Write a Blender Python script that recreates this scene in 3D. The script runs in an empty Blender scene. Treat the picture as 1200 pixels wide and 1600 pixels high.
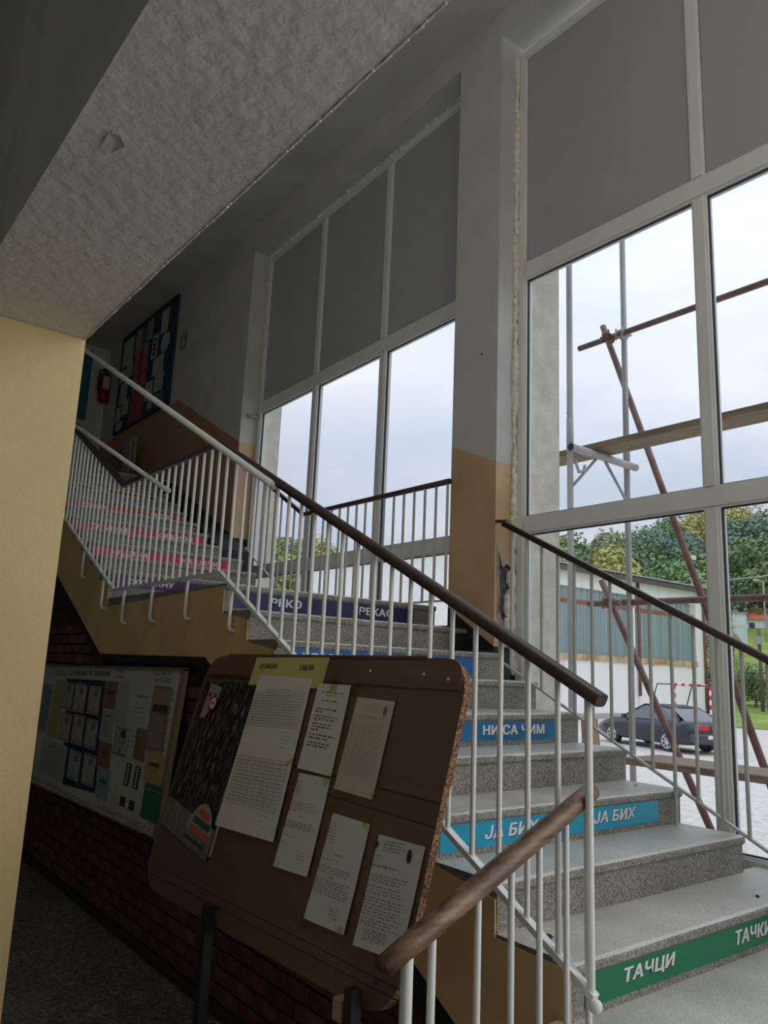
# Stairwell of a school seen from the entrance hall.
# World frame: the camera's eye is at the origin, +Y runs along the window wall, +X towards the windows, Z up.
import bpy, math, random
from mathutils import Matrix, Vector
import numpy as np

C = bpy.context.scene.collection
R = random.Random(7)

# ------------------------------------------------------------------ camera
cam = bpy.data.cameras.new('camera')
cam.sensor_fit = 'HORIZONTAL'; cam.sensor_width = 36.0
cam.lens = 1213.65 / 1200 * 36.0
cam.clip_start = 0.02; cam.clip_end = 900
cam_ob = bpy.data.objects.new('camera', cam); C.objects.link(cam_ob)
YAW, PIT, ROL = 0.6631, 0.1983, 0.0423
fw = Vector((math.sin(YAW) * math.cos(PIT), math.cos(YAW) * math.cos(PIT), math.sin(PIT)))
r0 = Vector((math.cos(YAW), -math.sin(YAW), 0)); u0 = r0.cross(fw)
rt = math.cos(ROL) * r0 + math.sin(ROL) * u0
up = -math.sin(ROL) * r0 + math.cos(ROL) * u0
cam_ob.matrix_world = Matrix(((rt.x, up.x, -fw.x, 0), (rt.y, up.y, -fw.y, 0), (rt.z, up.z, -fw.z, 0), (0, 0, 0, 1)))
bpy.context.scene.camera = cam_ob

# ------------------------------------------------------------------ sky, exposure
SKY = 0.90
w = bpy.data.worlds.new('overcast'); bpy.context.scene.world = w
w.use_nodes = True
nt = w.node_tree; nt.nodes.clear()
tc = nt.nodes.new('ShaderNodeTexCoord')
mp = nt.nodes.new('ShaderNodeMapping'); mp.inputs['Scale'].default_value = (1.6, 1.6, 4.5)
nz = nt.nodes.new('ShaderNodeTexNoise'); nz.inputs['Scale'].default_value = 1.7; nz.inputs['Detail'].default_value = 5
cr = nt.nodes.new('ShaderNodeValToRGB')
cr.color_ramp.elements[0].position = 0.35; cr.color_ramp.elements[0].color = (0.58, 0.66, 0.80, 1)
cr.color_ramp.elements[1].position = 0.68; cr.color_ramp.elements[1].color = (0.80, 0.83, 0.90, 1)
bg = nt.nodes.new('ShaderNodeBackground'); bg.inputs['Strength'].default_value = SKY
ow = nt.nodes.new('ShaderNodeOutputWorld')
nt.links.new(tc.outputs['Generated'], mp.inputs['Vector']); nt.links.new(mp.outputs['Vector'], nz.inputs['Vector'])
nt.links.new(nz.outputs['Fac'], cr.inputs['Fac'])
# overcast sky: luminance grows as (1 + 2 sin elevation) / 3 towards the zenith
sx = nt.nodes.new('ShaderNodeSeparateXYZ'); nt.links.new(tc.outputs['Generated'], sx.inputs[0])
cl = nt.nodes.new('ShaderNodeClamp'); nt.links.new(sx.outputs['Z'], cl.inputs['Value'])
gm = nt.nodes.new('ShaderNodeMath'); gm.operation = 'MULTIPLY_ADD'; gm.inputs[1].default_value = 1.35; gm.inputs[2].default_value = 0.60
nt.links.new(cl.outputs[0], gm.inputs[0])
gs = nt.nodes.new('ShaderNodeMath'); gs.operation = 'MULTIPLY'; gs.inputs[1].default_value = SKY; nt.links.new(gm.outputs[0], gs.inputs[0])
nt.links.new(gs.outputs[0], bg.inputs['Strength'])
nt.links.new(cr.outputs['Color'], bg.inputs['Color'])
nt.links.new(bg.outputs['Background'], ow.inputs['Surface'])
sc = bpy.context.scene
sc.view_settings.view_transform = 'Standard'; sc.view_settings.look = 'None'
sc.view_settings.exposure = 0.38; sc.view_settings.gamma = 1.0; sc.view_settings.use_curve_mapping = False
sc.cycles.max_bounces = 9; sc.cycles.diffuse_bounces = 6; sc.cycles.glossy_bounces = 3
sc.cycles.transparent_max_bounces = 16; sc.cycles.transmission_bounces = 6
sc.cycles.use_denoising = True
sc.cycles.sample_clamp_indirect = 6.0


def portal(y0, y1, z0, z1, x):
    l = bpy.data.lights.new('window_daylight', 'AREA'); l.shape = 'RECTANGLE'
    l.size = z1 - z0; l.size_y = abs(y1 - y0); l.cycles.is_portal = True
    o = bpy.data.objects.new('window_daylight', l); C.objects.link(o)
    o.location = (x, (y0 + y1) / 2, (z0 + z1) / 2)
    o.rotation_euler = (0, math.pi / 2, 0)


FLOOR = -1.72
portal(3.93, 7.21, -0.86, 2.7, 3.95)
portal(-0.3, 3.49, -0.86, 2.75, 3.95)
# fill lamp added inside the unseen window beside the entrance, behind the camera
l = bpy.data.lights.new('entrance_window_fill', 'AREA'); l.shape = 'RECTANGLE'; l.size = 5.2; l.size_y = 3.5
l.color = (1.0, 0.985, 0.95); l.energy = 150
o = bpy.data.objects.new('entrance_window_fill', l); C.objects.link(o); o.location = (3.80, -2.45, 1.8); o.rotation_euler = (0, math.pi / 2, 0)

# ------------------------------------------------------------------ materials


def mat(name, col, rough=0.6, metal=0.0, var=0.0, vscale=8.0, bump=0.0, bscale=60.0, spec=0.5, col2=None, lo=0.35, hi=0.65,
        stretch=(1, 1, 1), rnd=0.0, detail=4.0, bdetail=3.0):
    m = bpy.data.materials.new(name); m.use_nodes = True
    t = m.node_tree; b = t.nodes['Principled BSDF']
    b.inputs['Roughness'].default_value = rough; b.inputs['Metallic'].default_value = metal
    b.inputs['Specular IOR Level'].default_value = spec
    c4 = (*col, 1)
    b.inputs['Base Color'].default_value = c4
    src = None
    if var or col2:
        g = t.nodes.new('ShaderNodeTexCoord'); p = t.nodes.new('ShaderNodeMapping'); p.inputs['Scale'].default_value = stretch
        n = t.nodes.new('ShaderNodeTexNoise'); n.inputs['Scale'].default_value = vscale; n.inputs['Detail'].default_value = detail
        r = t.nodes.new('ShaderNodeValToRGB')
        r.color_ramp.elements[0].position = lo; r.color_ramp.elements[1].position = hi
        if col2:
            a, z = c4, (*col2, 1)
        else:
            a = tuple(max(0, x * (1 - var)) for x in col) + (1,); z = tuple(min(1, x * (1 + var)) for x in col) + (1,)
        r.color_ramp.elements[0].color = a; r.color_ramp.elements[1].color = z
        t.links.new(g.outputs['Object'], p.inputs['Vector']); t.links.new(p.outputs['Vector'], n.inputs['Vector'])
        t.links.new(n.outputs['Fac'], r.inputs['Fac']); src = r.outputs['Color']
    if rnd:
        oi = t.nodes.new('ShaderNodeObjectInfo'); hsv = t.nodes.new('ShaderNodeHueSaturation')
        mr = t.nodes.new('ShaderNodeMapRange'); mr.inputs['To Min'].default_value = 1 - rnd; mr.inputs['To Max'].default_value = 1 + rnd
        t.links.new(oi.outputs['Random'], mr.inputs['Value']); t.links.new(mr.outputs['Result'], hsv.inputs['Value'])
        if src: t.links.new(src, hsv.inputs['Color'])
        else: hsv.inputs['Color'].default_value = c4
        src = hsv.outputs['Color']
    if src: t.links.new(src, b.inputs['Base Color'])
    if bump:
        g = t.nodes.new('ShaderNodeTexCoord'); n = t.nodes.new('ShaderNodeTexNoise'); n.inputs['Scale'].default_value = bscale
        n.inputs['Detail'].default_value = bdetail
        bm = t.nodes.new('ShaderNodeBump'); bm.inputs['Strength'].default_value = bump; bm.inputs['Distance'].default_value = 0.02
        t.links.new(g.outputs['Object'], n.inputs['Vector']); t.links.new(n.outputs['Fac'], bm.inputs['Height'])
        t.links.new(bm.outputs['Normal'], b.inputs['Normal'])
    return m


def speckle(name, base, dark, light, scale, rough=0.5):
    """terrazzo / chipboard: two sets of chips in a ground colour"""
    m = bpy.data.materials.new(name); m.use_nodes = True
    t = m.node_tree; b = t.nodes['Principled BSDF']; b.inputs['Roughness'].default_value = rough
    g = t.nodes.new('ShaderNodeTexCoord')
    v = t.nodes.new('ShaderNodeTexVoronoi'); v.inputs['Scale'].default_value = scale
    t.links.new(g.outputs['Object'], v.inputs['Vector'])
    sp = t.nodes.new('ShaderNodeSeparateColor'); t.links.new(v.outputs['Color'], sp.inputs['Color'])
    r = t.nodes.new('ShaderNodeValToRGB'); r.color_ramp.interpolation = 'CONSTANT'
    e = r.color_ramp.elements; e[0].position = 0; e[0].color = (*dark, 1); e[1].position = 0.3; e[1].color = (*base, 1)
    k = e.new(0.72); k.color = (*light, 1)
    t.links.new(sp.outputs['Red'], r.inputs['Fac'])
    n = t.nodes.new('ShaderNodeTexNoise'); n.inputs['Scale'].default_value = 3.0; n.inputs['Detail'].default_value = 5
    t.links.new(g.outputs['Object'], n.inputs['Vector'])
    mr = t.nodes.new('ShaderNodeMapRange'); mr.inputs['From Min'].default_value = 0.3; mr.inputs['From Max'].default_value = 0.7
    mr.inputs['To Min'].default_value = 0.82; mr.inputs['To Max'].default_value = 1.12
    t.links.new(n.outputs['Fac'], mr.inputs['Value'])
    h = t.nodes.new('ShaderNodeHueSaturation'); t.links.new(r.outputs['Color'], h.inputs['Color']); t.links.new(mr.outputs['Result'], h.inputs['Value'])
    t.links.new(h.outputs['Color'], b.inputs['Base Color'])
    bm = t.nodes.new('ShaderNodeBump'); bm.inputs['Strength'].default_value = 0.25; bm.inputs['Distance'].default_value = 0.004
    t.links.new(v.outputs['Distance'], bm.inputs['Height']); t.links.new(bm.outputs['Normal'], b.inputs['Normal'])
    return m


def glass_mat(name, tint=(0.985, 0.985, 0.985), gloss=0.06):
    m = bpy.data.materials.new(name); m.use_nodes = True
    t = m.node_tree; t.nodes.clear()
    o = t.nodes.new('ShaderNodeOutputMaterial'); mx = t.nodes.new('ShaderNodeMixShader')
    tr = t.nodes.new('ShaderNodeBsdfTransparent'); tr.inputs['Color'].default_value = (*tint, 1)
    gl = t.nodes.new('ShaderNodeBsdfGlossy'); gl.inputs['Roughness'].default_value = 0.02
    lw = t.nodes.new('ShaderNodeLayerWeight'); lw.inputs['Blend'].default_value = 0.5
    pw = t.nodes.new('ShaderNodeMath'); pw.operation = 'POWER'; pw.inputs[1].default_value = 5.0
    ma = t.nodes.new('ShaderNodeMath'); ma.operation = 'MULTIPLY_ADD'; ma.inputs[1].default_value = 0.9; ma.inputs[2].default_value = gloss * 0.4
    t.links.new(lw.outputs['Facing'], pw.inputs[0]); t.links.new(pw.outputs[0], ma.inputs[0]); t.links.new(ma.outputs[0], mx.inputs['Fac'])
    t.links.new(tr.outputs[0], mx.inputs[1]); t.links.new(gl.outputs[0], mx.inputs[2])
    t.links.new(mx.outputs[0], o.inputs['Surface'])
    return m


M = {}
M['plaster'] = mat('plaster_grey_paint', (0.57, 0.57, 0.555), 0.75, var=0.06, vscale=2.5, bump=0.12, bscale=45)
M['beam_plaster'] = mat('rough_plaster', (0.69, 0.67, 0.62), 0.85, var=0.07, vscale=3.0, bump=0.42, bscale=24, bdetail=9)
M['ochre'] = mat('ochre_paint', (0.72, 0.55, 0.27), 0.45, var=0.06, vscale=2.2, bump=0.06, bscale=40)
M['ochre_stair'] = mat('ochre_stair_paint', (0.84, 0.57, 0.27), 0.5, var=0.08, vscale=2.5, bump=0.06, bscale=35)
M['brown_dado'] = mat('brown_dado', (0.42, 0.235, 0.135), 0.5, var=0.08, vscale=3.0, bump=0.05, bscale=30)
M['ochre_brown'] = mat('worn_ochre_dado', (0.58, 0.385, 0.22), 0.5, var=0.08, vscale=3.0, bump=0.05, bscale=30)
M['black_paint'] = mat('black_oil_paint', (0.014, 0.014, 0.018), 0.65, var=0.3, vscale=12, bump=0.15, bscale=30)
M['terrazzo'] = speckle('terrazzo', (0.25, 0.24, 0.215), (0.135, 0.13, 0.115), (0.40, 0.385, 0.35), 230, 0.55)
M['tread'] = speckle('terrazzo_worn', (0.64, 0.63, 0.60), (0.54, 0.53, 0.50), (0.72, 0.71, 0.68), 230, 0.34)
M['floor'] = speckle('terrazzo_floor', (0.17, 0.17, 0.16), (0.08, 0.08, 0.075), (0.30, 0.29, 0.27), 70, 0.5)
M['brick'] = mat('dark_red_brick', (0.14, 0.060, 0.052), 0.8, var=0.25, vscale=14, bump=0.35, bscale=70, rnd=0.3)
M['mortar'] = mat('dark_mortar', (0.035, 0.028, 0.026), 0.9, var=0.2, vscale=20, bump=0.3, bscale=60)
M['pvc'] = mat('white_pvc', (0.78, 0.79, 0.78), 0.35, var=0.03, vscale=3)
M['panel'] = mat('grey_sandwich_panel', (0.42, 0.425, 0.44), 0.6, var=0.02, vscale=6)
M['gasket'] = mat('black_gasket', (0.03, 0.03, 0.035), 0.6)
M['glass'] = glass_mat('window_glass')
M['foam'] = mat('expanding_foam', (0.80, 0.77, 0.66), 0.9, var=0.15, vscale=25, bump=0.6, bscale=50)
M['white_metal'] = mat('white_enamel', (0.84, 0.85, 0.84), 0.35, var=0.03, vscale=10, bump=0.03, bscale=90)
M['shaded_enamel'] = mat('shaded_white_enamel', (0.52, 0.52, 0.50), 0.4, var=0.06, vscale=10)  # white enamel darkened: backlit shade of the window-side railings put into the colour
M['handrail'] = mat('brown_handrail', (0.052, 0.034, 0.031), 0.36, var=0.18, vscale=12)
M['wood_rail'] = mat('worn_brown_wood', (0.26, 0.155, 0.10), 0.4, col2=(0.085, 0.042, 0.026), vscale=5, stretch=(0.7, 9, 9), bump=0.1, bscale=50)
M['board'] = mat('brown_veneer', (0.145, 0.080, 0.060), 0.38, var=0.12, vscale=3, stretch=(0.6, 6, 6))
M['board_edge'] = speckle('chipboard_edge', (0.23, 0.11, 0.055), (0.08, 0.04, 0.022), (0.36, 0.2, 0.11), 190, 0.8)
M['groove'] = mat('dark_groove', (0.03, 0.018, 0.015), 0.6)
M['black_metal'] = mat('black_steel', (0.014, 0.014, 0.016), 0.45)
M['paper'] = mat('white_paper', (0.74, 0.73, 0.69), 0.7, var=0.02, vscale=5)
M['ink'] = mat('grey_print', (0.20, 0.20, 0.21), 0.8)
M['ink_dark'] = mat('black_print', (0.045, 0.045, 0.05), 0.8)
M['ink_pale'] = mat('pale_print', (0.42, 0.42, 0.42), 0.8)
M['white_ink'] = mat('white_vinyl', (0.80, 0.80, 0.80), 0.4)
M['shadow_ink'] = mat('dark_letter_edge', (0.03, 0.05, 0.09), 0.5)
M['yellow_paper'] = mat('yellow_paper', (0.62, 0.57, 0.22), 0.7)
M['plastic'] = glass_mat('clear_sleeve', (0.91, 0.89, 0.84))
M['tape'] = glass_mat('sticky_tape', (0.82, 0.78, 0.62))


def flat(name, col, rough=0.45, var=0.04):
    if name not in M: M[name] = mat(name, col, rough, var=var, vscale=6)
    return M[name]


# ------------------------------------------------------------------ mesh helpers
class MB:
    def __init__(s): s.v = []; s.f = []; s.m = []; s.s = []

    def face(s, idx, mi=0, sm=False): s.f.append(tuple(idx)); s.m.append(mi); s.s.append(sm)

    def add(s, vs, fs, mi=0, sm=False):
        o = len(s.v); s.v += [tuple(v) for v in vs]
        for f in fs: s.face([i + o for i in f], mi, sm)
        return s

    def box(s, x0, x1, y0, y1, z0, z1, mi=0, ch=0.0):
        if ch:
            a = [(x0 + ch, y0 + ch), (x1 - ch, y0 + ch), (x1 - ch, y1 - ch), (x0 + ch, y1 - ch)]
            b = [(x0, y0), (x1, y0), (x1, y1), (x0, y1)]
            rings = [[(p[0], p[1], z0) for p in a], [(p[0], p[1], z0 + ch) for p in b], [(p[0], p[1], z1 - ch) for p in b], [(p[0], p[1], z1) for p in a]]
            vs = sum(rings, []); fs = [(3, 2, 1, 0), (12, 13, 14, 15)]
            for k in range(3):
                for i in range(4):
                    j = (i + 1) % 4; fs.append((k * 4 + i, k * 4 + j, k * 4 + 4 + j, k * 4 + 4 + i))
            return s.add(vs, fs, mi)
        vs = [(x0, y0, z0), (x1, y0, z0), (x1, y1, z0), (x0, y1, z0), (x0, y0, z1), (x1, y0, z1), (x1, y1, z1), (x0, y1, z1)]
        return s.add(vs, [(3, 2, 1, 0), (4, 5, 6, 7), (0, 1, 5, 4), (1, 2, 6, 5), (2, 3, 7, 6), (3, 0, 4, 7)], mi)

    def prism(s, poly, a, b, axis='X', mi=0, cap_mi=None, side_mi=None):
        """poly: points in the plane across the axis: (y,z) for X, (x,z) for Y, (x,y) for Z"""
        n = len(poly)
        area = sum(poly[i][0] * poly[(i + 1) % n][1] - poly[(i + 1) % n][0] * poly[i][1] for i in range(n))
        if (area < 0) != (axis == 'Y'): poly = poly[::-1]
        put = {'X': lambda p, t: (t, p[0], p[1]), 'Y': lambda p, t: (p[0], t, p[1]), 'Z': lambda p, t: (p[0], p[1], t)}[axis]
        o = len(s.v)
        s.v += [put(p, a) for p in poly] + [put(p, b) for p in poly]
        cm = mi if cap_mi is None else cap_mi
        s.face([o + i for i in range(n)][::-1], cm); s.face([o + n + i for i in range(n)], cm)
        for i in range(n):
            j = (i + 1) % n
            s.face((o + i, o + j, o + n + j, o + n + i), mi if side_mi is None else side_mi[i % len(side_mi)])
        return s

    def tube(s, pts, r, n=10, mi=0, caps=True, sm=True, flat=1.0, up=None):
        pts = [Vector(p) for p in pts]; k = len(pts)
        rs = r if isinstance(r, (list, tuple)) else [r] * k
        o = len(s.v); prev = None
        for i, p in enumerate(pts):
            if i == 0: d = pts[1] - p
            elif i == k - 1: d = p - pts[i - 1]
            else: d = (pts[i + 1] - p).normalized() + (p - pts[i - 1]).normalized()
            d.normalize()
            ref = Vector(up) if up else (prev if prev is not None else (Vector((0, 0, 1)) if abs(d.z) < 0.9 else Vector((1, 0, 0))))
            a = (ref - d * ref.dot(d)).normalized(); b = d.cross(a); prev = a
            sc_ = 1.0
            if 0 < i < k - 1:
                c_ = (pts[i + 1] - p).normalized().dot((p - pts[i - 1]).normalized()); sc_ = 1 / max(0.5, math.sqrt(max(0.05, (1 + c_) / 2)))
            for j in range(n):
                t = 2 * math.pi * j / n
                s.v.append(tuple(p + a * (math.cos(t) * rs[i] * flat * (sc_ if not up else sc_)) + b * (math.sin(t) * rs[i])))
        for i in range(k - 1):
            for j in range(n):
                q = (j + 1) % n
                s.face((o + i * n + j, o + i * n + q, o + (i + 1) * n + q, o + (i + 1) * n + j), mi, sm)
        if caps:
            s.face([o + j for j in range(n)][::-1], mi); s.face([o + (k - 1) * n + j for j in range(n)], mi)
        return s

    def ball(s, c, r, n=8, m=6, mi=0, sc=(1, 1, 1), jit=0.0, rng=None):
        o = len(s.v); rows = []
        for i in range(m + 1):
            ph = math.pi * i / m; row = []
            for j in range(n if 0 < i < m else 1):
                th = 2 * math.pi * j / n
                q = r * (1 + (rng.uniform(-jit, jit) if rng else 0))
                s.v.append((c[0] + q * sc[0] * math.sin(ph) * math.cos(th), c[1] + q * sc[1] * math.sin(ph) * math.sin(th), c[2] + q * sc[2] * math.cos(ph)))
                row.append(len(s.v) - 1)
            rows.append(row)
        for i in range(m):
            for j in range(n):
                q = (j + 1) % n; A = rows[i]; B = rows[i + 1]
                if i == 0: s.face((A[0], B[j], B[q]), mi, True)
                elif i == m - 1: s.face((A[j], B[0], A[q]), mi, True)
                else: s.face((A[j], B[j], B[q], A[q]), mi, True)
        return s

    def quad(s, x0, x1, y0, y1, z=0.0, mi=0): return s.add([(x0, y0, z), (x1, y0, z), (x1, y1, z), (x0, y1, z)], [(0, 1, 2, 3)], mi)

    def mesh(s, name, mats):
        me = bpy.data.meshes.new(name); me.from_pydata(s.v, [], s.f)
        for m in (mats if isinstance(mats, (list, tuple)) else [mats]): me.materials.append(m)
        me.polygons.foreach_set('material_index', s.m); me.polygons.foreach_set('use_smooth', s.s)
        me.update(); return me

    def build(s, name, mats, parent=None, mw=None, kind=None):
        return link(name, s.mesh(name, mats), parent, mw, kind)


def link(name, me, parent=None, mw=None, kind=None):
    o = bpy.data.objects.new(name, me); C.objects.link(o)
    if parent is not None: o.parent = parent
    if mw is not None: o.matrix_local = mw
    if kind: o['kind'] = kind
    return o


def tag(o, label, cat, group=None):
    o['label'] = label; o['category'] = cat
    if group: o['group'] = group
    return o


def thing(name, label, cat, mw=None, group=None, loc=None):
    o = bpy.data.objects.new(name, None); C.objects.link(o); o.empty_display_size = 0.1
    if mw is not None: o.matrix_world = mw
    if loc is not None: o.location = loc
    return tag(o, label, cat, group)


def struct(name, label=None):
    o = bpy.data.objects.new(name, None); C.objects.link(o); o['kind'] = 'structure'
    if label: o['label'] = label
    return o


def copy_tree(o, parent=None):
    c = o.copy(); C.objects.link(c)
    if parent is not None: c.parent = parent
    for ch in list(o.children): copy_tree(ch, c)
    return c


def frame(o, right, upv):
    r_ = Vector(right).normalized(); u_ = Vector(upv).normalized(); n_ = r_.cross(u_)
    return Matrix(((r_.x, u_.x, n_.x, o[0]), (r_.y, u_.y, n_.y, o[1]), (r_.z, u_.z, n_.z, o[2]), (0, 0, 0, 1)))


def text_mesh(body, size, mi=0, shear=0.0, bold=0.0, width=None, align='LEFT'):
    """lettering as flat outlines; returns a mesh lying in the XY plane (baseline y=0), scaled to the given width"""
    cu = bpy.data.curves.new('lettering', 'FONT'); cu.body = body; cu.size = size; cu.shear = shear; cu.offset = bold
    cu.resolution_u = 3; cu.fill_mode = 'FRONT'; cu.align_x = 'LEFT'; cu.space_character = 1.06
    ob = bpy.data.objects.new('lettering', cu); C.objects.link(ob)
    bpy.context.view_layer.update()
    dg = bpy.context.evaluated_depsgraph_get()
    me = bpy.data.meshes.new_from_object(ob.evaluated_get(dg))
    bpy.data.objects.remove(ob); bpy.data.curves.remove(cu)
    co = np.empty(len(me.vertices) * 3); me.vertices.foreach_get('co', co); co = co.reshape(-1, 3)
    if len(co):
        x0 = co[:, 0].min(); x1 = co[:, 0].max(); y0 = co[:, 1].min(); y1 = co[:, 1].max()
        co[:, 0] -= x0
        if width: co[:, 0] *= width / (x1 - x0)
        co[:, 1] = (co[:, 1] - y0) * (size / (y1 - y0))
        me.vertices.foreach_set('co', co.ravel()); me.update()
    return me


def mesh_lists(me): return [tuple(v.co) for v in me.vertices], [tuple(p.vertices) for p in me.polygons]


def lettering(parent, items, name='lettering', mats=None):
    """items: (text, x, y, height, width, shear, bold, z, material index) in the parent's local XY plane, joined into one flat print"""
    b = MB()
    for (t, x, y, h, wd, sh, bo, z, mi) in items:
        me = text_mesh(t, h, 0, sh, 0.0, wd); v, f = mesh_lists(me); bpy.data.meshes.remove(me)
        for i, (dx, dy) in enumerate(((0, 0), (bo, 0), (-bo, 0), (bo * .5, bo * .4), (-bo * .5, -bo * .4), (bo * .5, -bo * .4), (-bo * .5, bo * .4))):
            b.add([(p[0] + x + dx, p[1] + y + dy, z + i * 2e-5) for p in v], f, mi)
    return b.build(name, mats or [M['white_ink'], M['shadow_ink']], parent, kind='stuff')


# ------------------------------------------------------------------ the stair's measures
X0, XR, XF2 = 2.042, 3.653, 3.45        # left side, wall plane, right end of the upper flight
RISE, TR, Y1, Z1 = 0.16, 0.3051, 1.603, -0.8399
T2, R2, Y10 = 0.280, 0.1445, 5.98
def yk(k): return Y1 + TR * (k - 1) if k <= 9 else Y10 + T2 * (k - 10)
def zk(k): return Z1 + RISE * (k - 1) if k <= 9 else 0.655 + R2 * (k - 10)
ZL = zk(9)                               # landing level
ZU = zk(20)                              # upper floor level
YEND = 11.85
ZC = lambda y: 4.75 + (11.6 - y) * 0.0165   # ceiling of the stairwell

# ------------------------------------------------------------------ structure: floor, ceilings, walls
b = MB(); b.box(-4.2, 4.0, -6.2, 12.2, FLOOR - 0.15, FLOOR)
b.build('floor', M['floor'], kind='structure')
b = MB(); b.box(0.81, XR, yk(20) + 0.02, YEND, ZU - 0.2, ZU)
b.build('floor_upper', M['tread'], kind='structure')
b = MB(); b.prism([(-6.2, ZC(-6.2)), (12.2, ZC(12.2)), (12.2, 5.1), (-6.2, 5.4)], 0.30, 4.33)
b.build('ceiling', M['plaster'], kind='structure')
b = MB(); b.box(-4.2, 0.40, -6.2, 12.2, 3.3, 3.45)
b.build('ceiling_hall', M['plaster'], kind='structure')
b = MB(); b.box(-4.35, -4.2, -6.2, 12.2, FLOOR, 3.45); b.build('wall_left', M['plaster'], kind='structure')
b = MB(); b.box(-4.2, 3.9, YEND, YEND + 0.2, FLOOR, 4.9); b.build('wall_end', M['plaster'], kind='structure')

# wall between hall and stairwell, resting on the beam
b = MB(); b.box(0.385, 0.81, -6.2, 12.0, 1.205, 5.0, 0)
# the soffit gets a fine irregular edge and a chipped spot
beam = b.build('beam', M['beam_plaster'], kind='structure')
b = MB()
for i in range(150):   # ragged plaster arris along the stairwell side
    y = 0.3 + i * 0.018 + R.uniform(-0.004, 0.004); h = R.uniform(0.001, 0.0045)
    b.box(0.806, 0.809 + h, y, y + R.uniform(0.012, 0.03), 1.2035 - h * 0.3, 1.21 + R.uniform(0.0, 0.012))
b.build('arris', M['beam_plaster'], beam)
b = MB(); b.add([(0.455, 1.69, 1.2), (0.475, 1.675, 1.196), (0.50, 1.70, 1.193), (0.485, 1.76, 1.198), (0.46, 1.75, 1.2), (0.49, 1.715, 1.203)],
                [(0, 1, 5), (1, 2, 5), (2, 3, 5), (3, 4, 5), (4, 0, 5)])
b.build('plaster_chip', M['beam_plaster'], beam)
b = MB(); b.box(0.385, 0.812, 2.965, 3.40, FLOOR, 1.205, 0, 0.006)
b.build('column', M['ochre'], kind='structure')

# window wall: (y, z) pieces extruded through its depth; 0 grey paint, 1 dado, 2 black skirt, 3 outdoor stucco
M['stucco'] = mat('cream_stucco', (0.80, 0.77, 0.68), 0.9, var=0.10, vscale=9, bump=0.8, bscale=120)
YA, YB, YP0, YP1, YW = 7.217, YEND, 3.488, 3.923, -0.36
wall = struct('wall_right', 'grey and ochre window wall with recessed windows')
b = MB()
XI = 3.90
dado = [(YA, 2.286), (8.95, 3.19), (YB, 3.19)]
b.prism(dado + [(YB, ZC(YB) + 0.1), (YA, ZC(YA) + 0.1)], XR, XI, mi=0)
skirt = [(YA, 1.26), (8.70, 2.02), (YB, 2.25)]
b.prism(skirt + dado[::-1], XR, XI, mi=4, side_mi=[4, 4, 4, 4, 4, 1])
b.prism([(YA, -1.72), (YB, -1.72)] + skirt[::-1], XR, XI, mi=2)
b.prism([(YP0, 1.385), (YP1, 1.565), (YP1, 5.0), (YP0, 5.0)], XR, XI, mi=0)
b.prism([(YP0, 0.165), (YP1, 0.43), (YP1, 1.565), (YP0, 1.385)], XR, XI, mi=1)
b.prism([(YP0, -1.72), (YP1, -1.72), (YP1, 0.43), (YP0, 0.165)], XR, XI, mi=2)
b.prism([(YP1, 4.665), (YA, 4.50), (YA, 5.0), (YP1, 5.0)], XR, XI, mi=0)       # lintel, second window
b.prism([(YW, 4.73), (YP0, 4.695), (YP0, 5.0), (YW, 5.0)], XR, XI, mi=0)       # lintel, first window
b.prism([(YP1, -1.72), (YA, -1.72), (YA, -0.90), (YP1, -0.90)], XR + 0.1, XI, mi=0)
b.prism([(YW, -1.72), (YP0, -1.72), (YP0, -0.90), (YW, -0.90)], XR + 0.1, XI, mi=0)
for ya, yb in ((-0.62, YW), (-6.2, -4.3)): b.prism([(ya, -1.72), (yb, -1.72), (yb, 5.0), (ya, 5.0)], XR, XI, mi=0)
b.prism([(-4.3, -1.72), (-0.62, -1.72), (-0.62, -0.9), (-4.3, -0.9)], XR + 0.1, XI, mi=0)
b.prism([(-4.3, 4.7), (-0.62, 4.7), (-0.62, 5.0), (-4.3, 5.0)], XR, XI, mi=0)
b.build('plaster_face', [M['plaster'], M['ochre_brown'], M['black_paint'], M['stucco'], M['brown_dado']], wall)
b = MB()
for ya, yb in ((YP0, YP1), (-0.62, YW), (-6.2, -4.3)): b.box(XI, 4.33, ya + 0.02, yb - 0.02, -2.3, 6.5, 0)
b.box(XI, 4.15, YA + 0.02, 12.2, -2.3, 6.5, 0)
b.build('stucco_pier', [M['stucco']], wall)
# broken plaster low on the jamb beside the first window
b = MB()
rim = [(3.668, 0.83), (3.70, 0.70), (3.745, 0.73), (3.81, 0.715), (3.815, 0.55), (3.80, 0.40), (3.76, 0.385), (3.715, 0.29), (3.675, 0.36), (3.69, 0.48), (3.672, 0.60)]
inn = [(3.742 + (x - 3.742) * 0.82, 0.56 + (z - 0.56) * 0.84) for x, z in rim]
n = len(rim)
vs = [(x, YP0 - 0.002, z) for x, z in rim] + [(x + R.uniform(-.004, .004), YP0 - 0.010 - R.uniform(0, .006), z + R.uniform(-.01, .01)) for x, z in inn] + \
     [(3.742 + (x - 3.742) * 0.7, YP0 - 0.001, 0.56 + (z - 0.56) * 0.72) for x, z in rim] + [(3.742, YP0 - 0.0015, 0.55)]
fs = [(i, (i + 1) % n, n + (i + 1) % n, n + i) for i in range(n)]; fi = [(n + i, n + (i + 1) % n, 2 * n + (i + 1) % n, 2 * n + i) for i in range(n)]
fc = [(2 * n + i, 2 * n + (i + 1) % n, 3 * n) for i in range(n)]
b.add(vs, fs, 0); b.face((0, 0, 0)) if False else None
for f in fi: b.face(f, 1)
for f in fc: b.face(f, 2)
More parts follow.
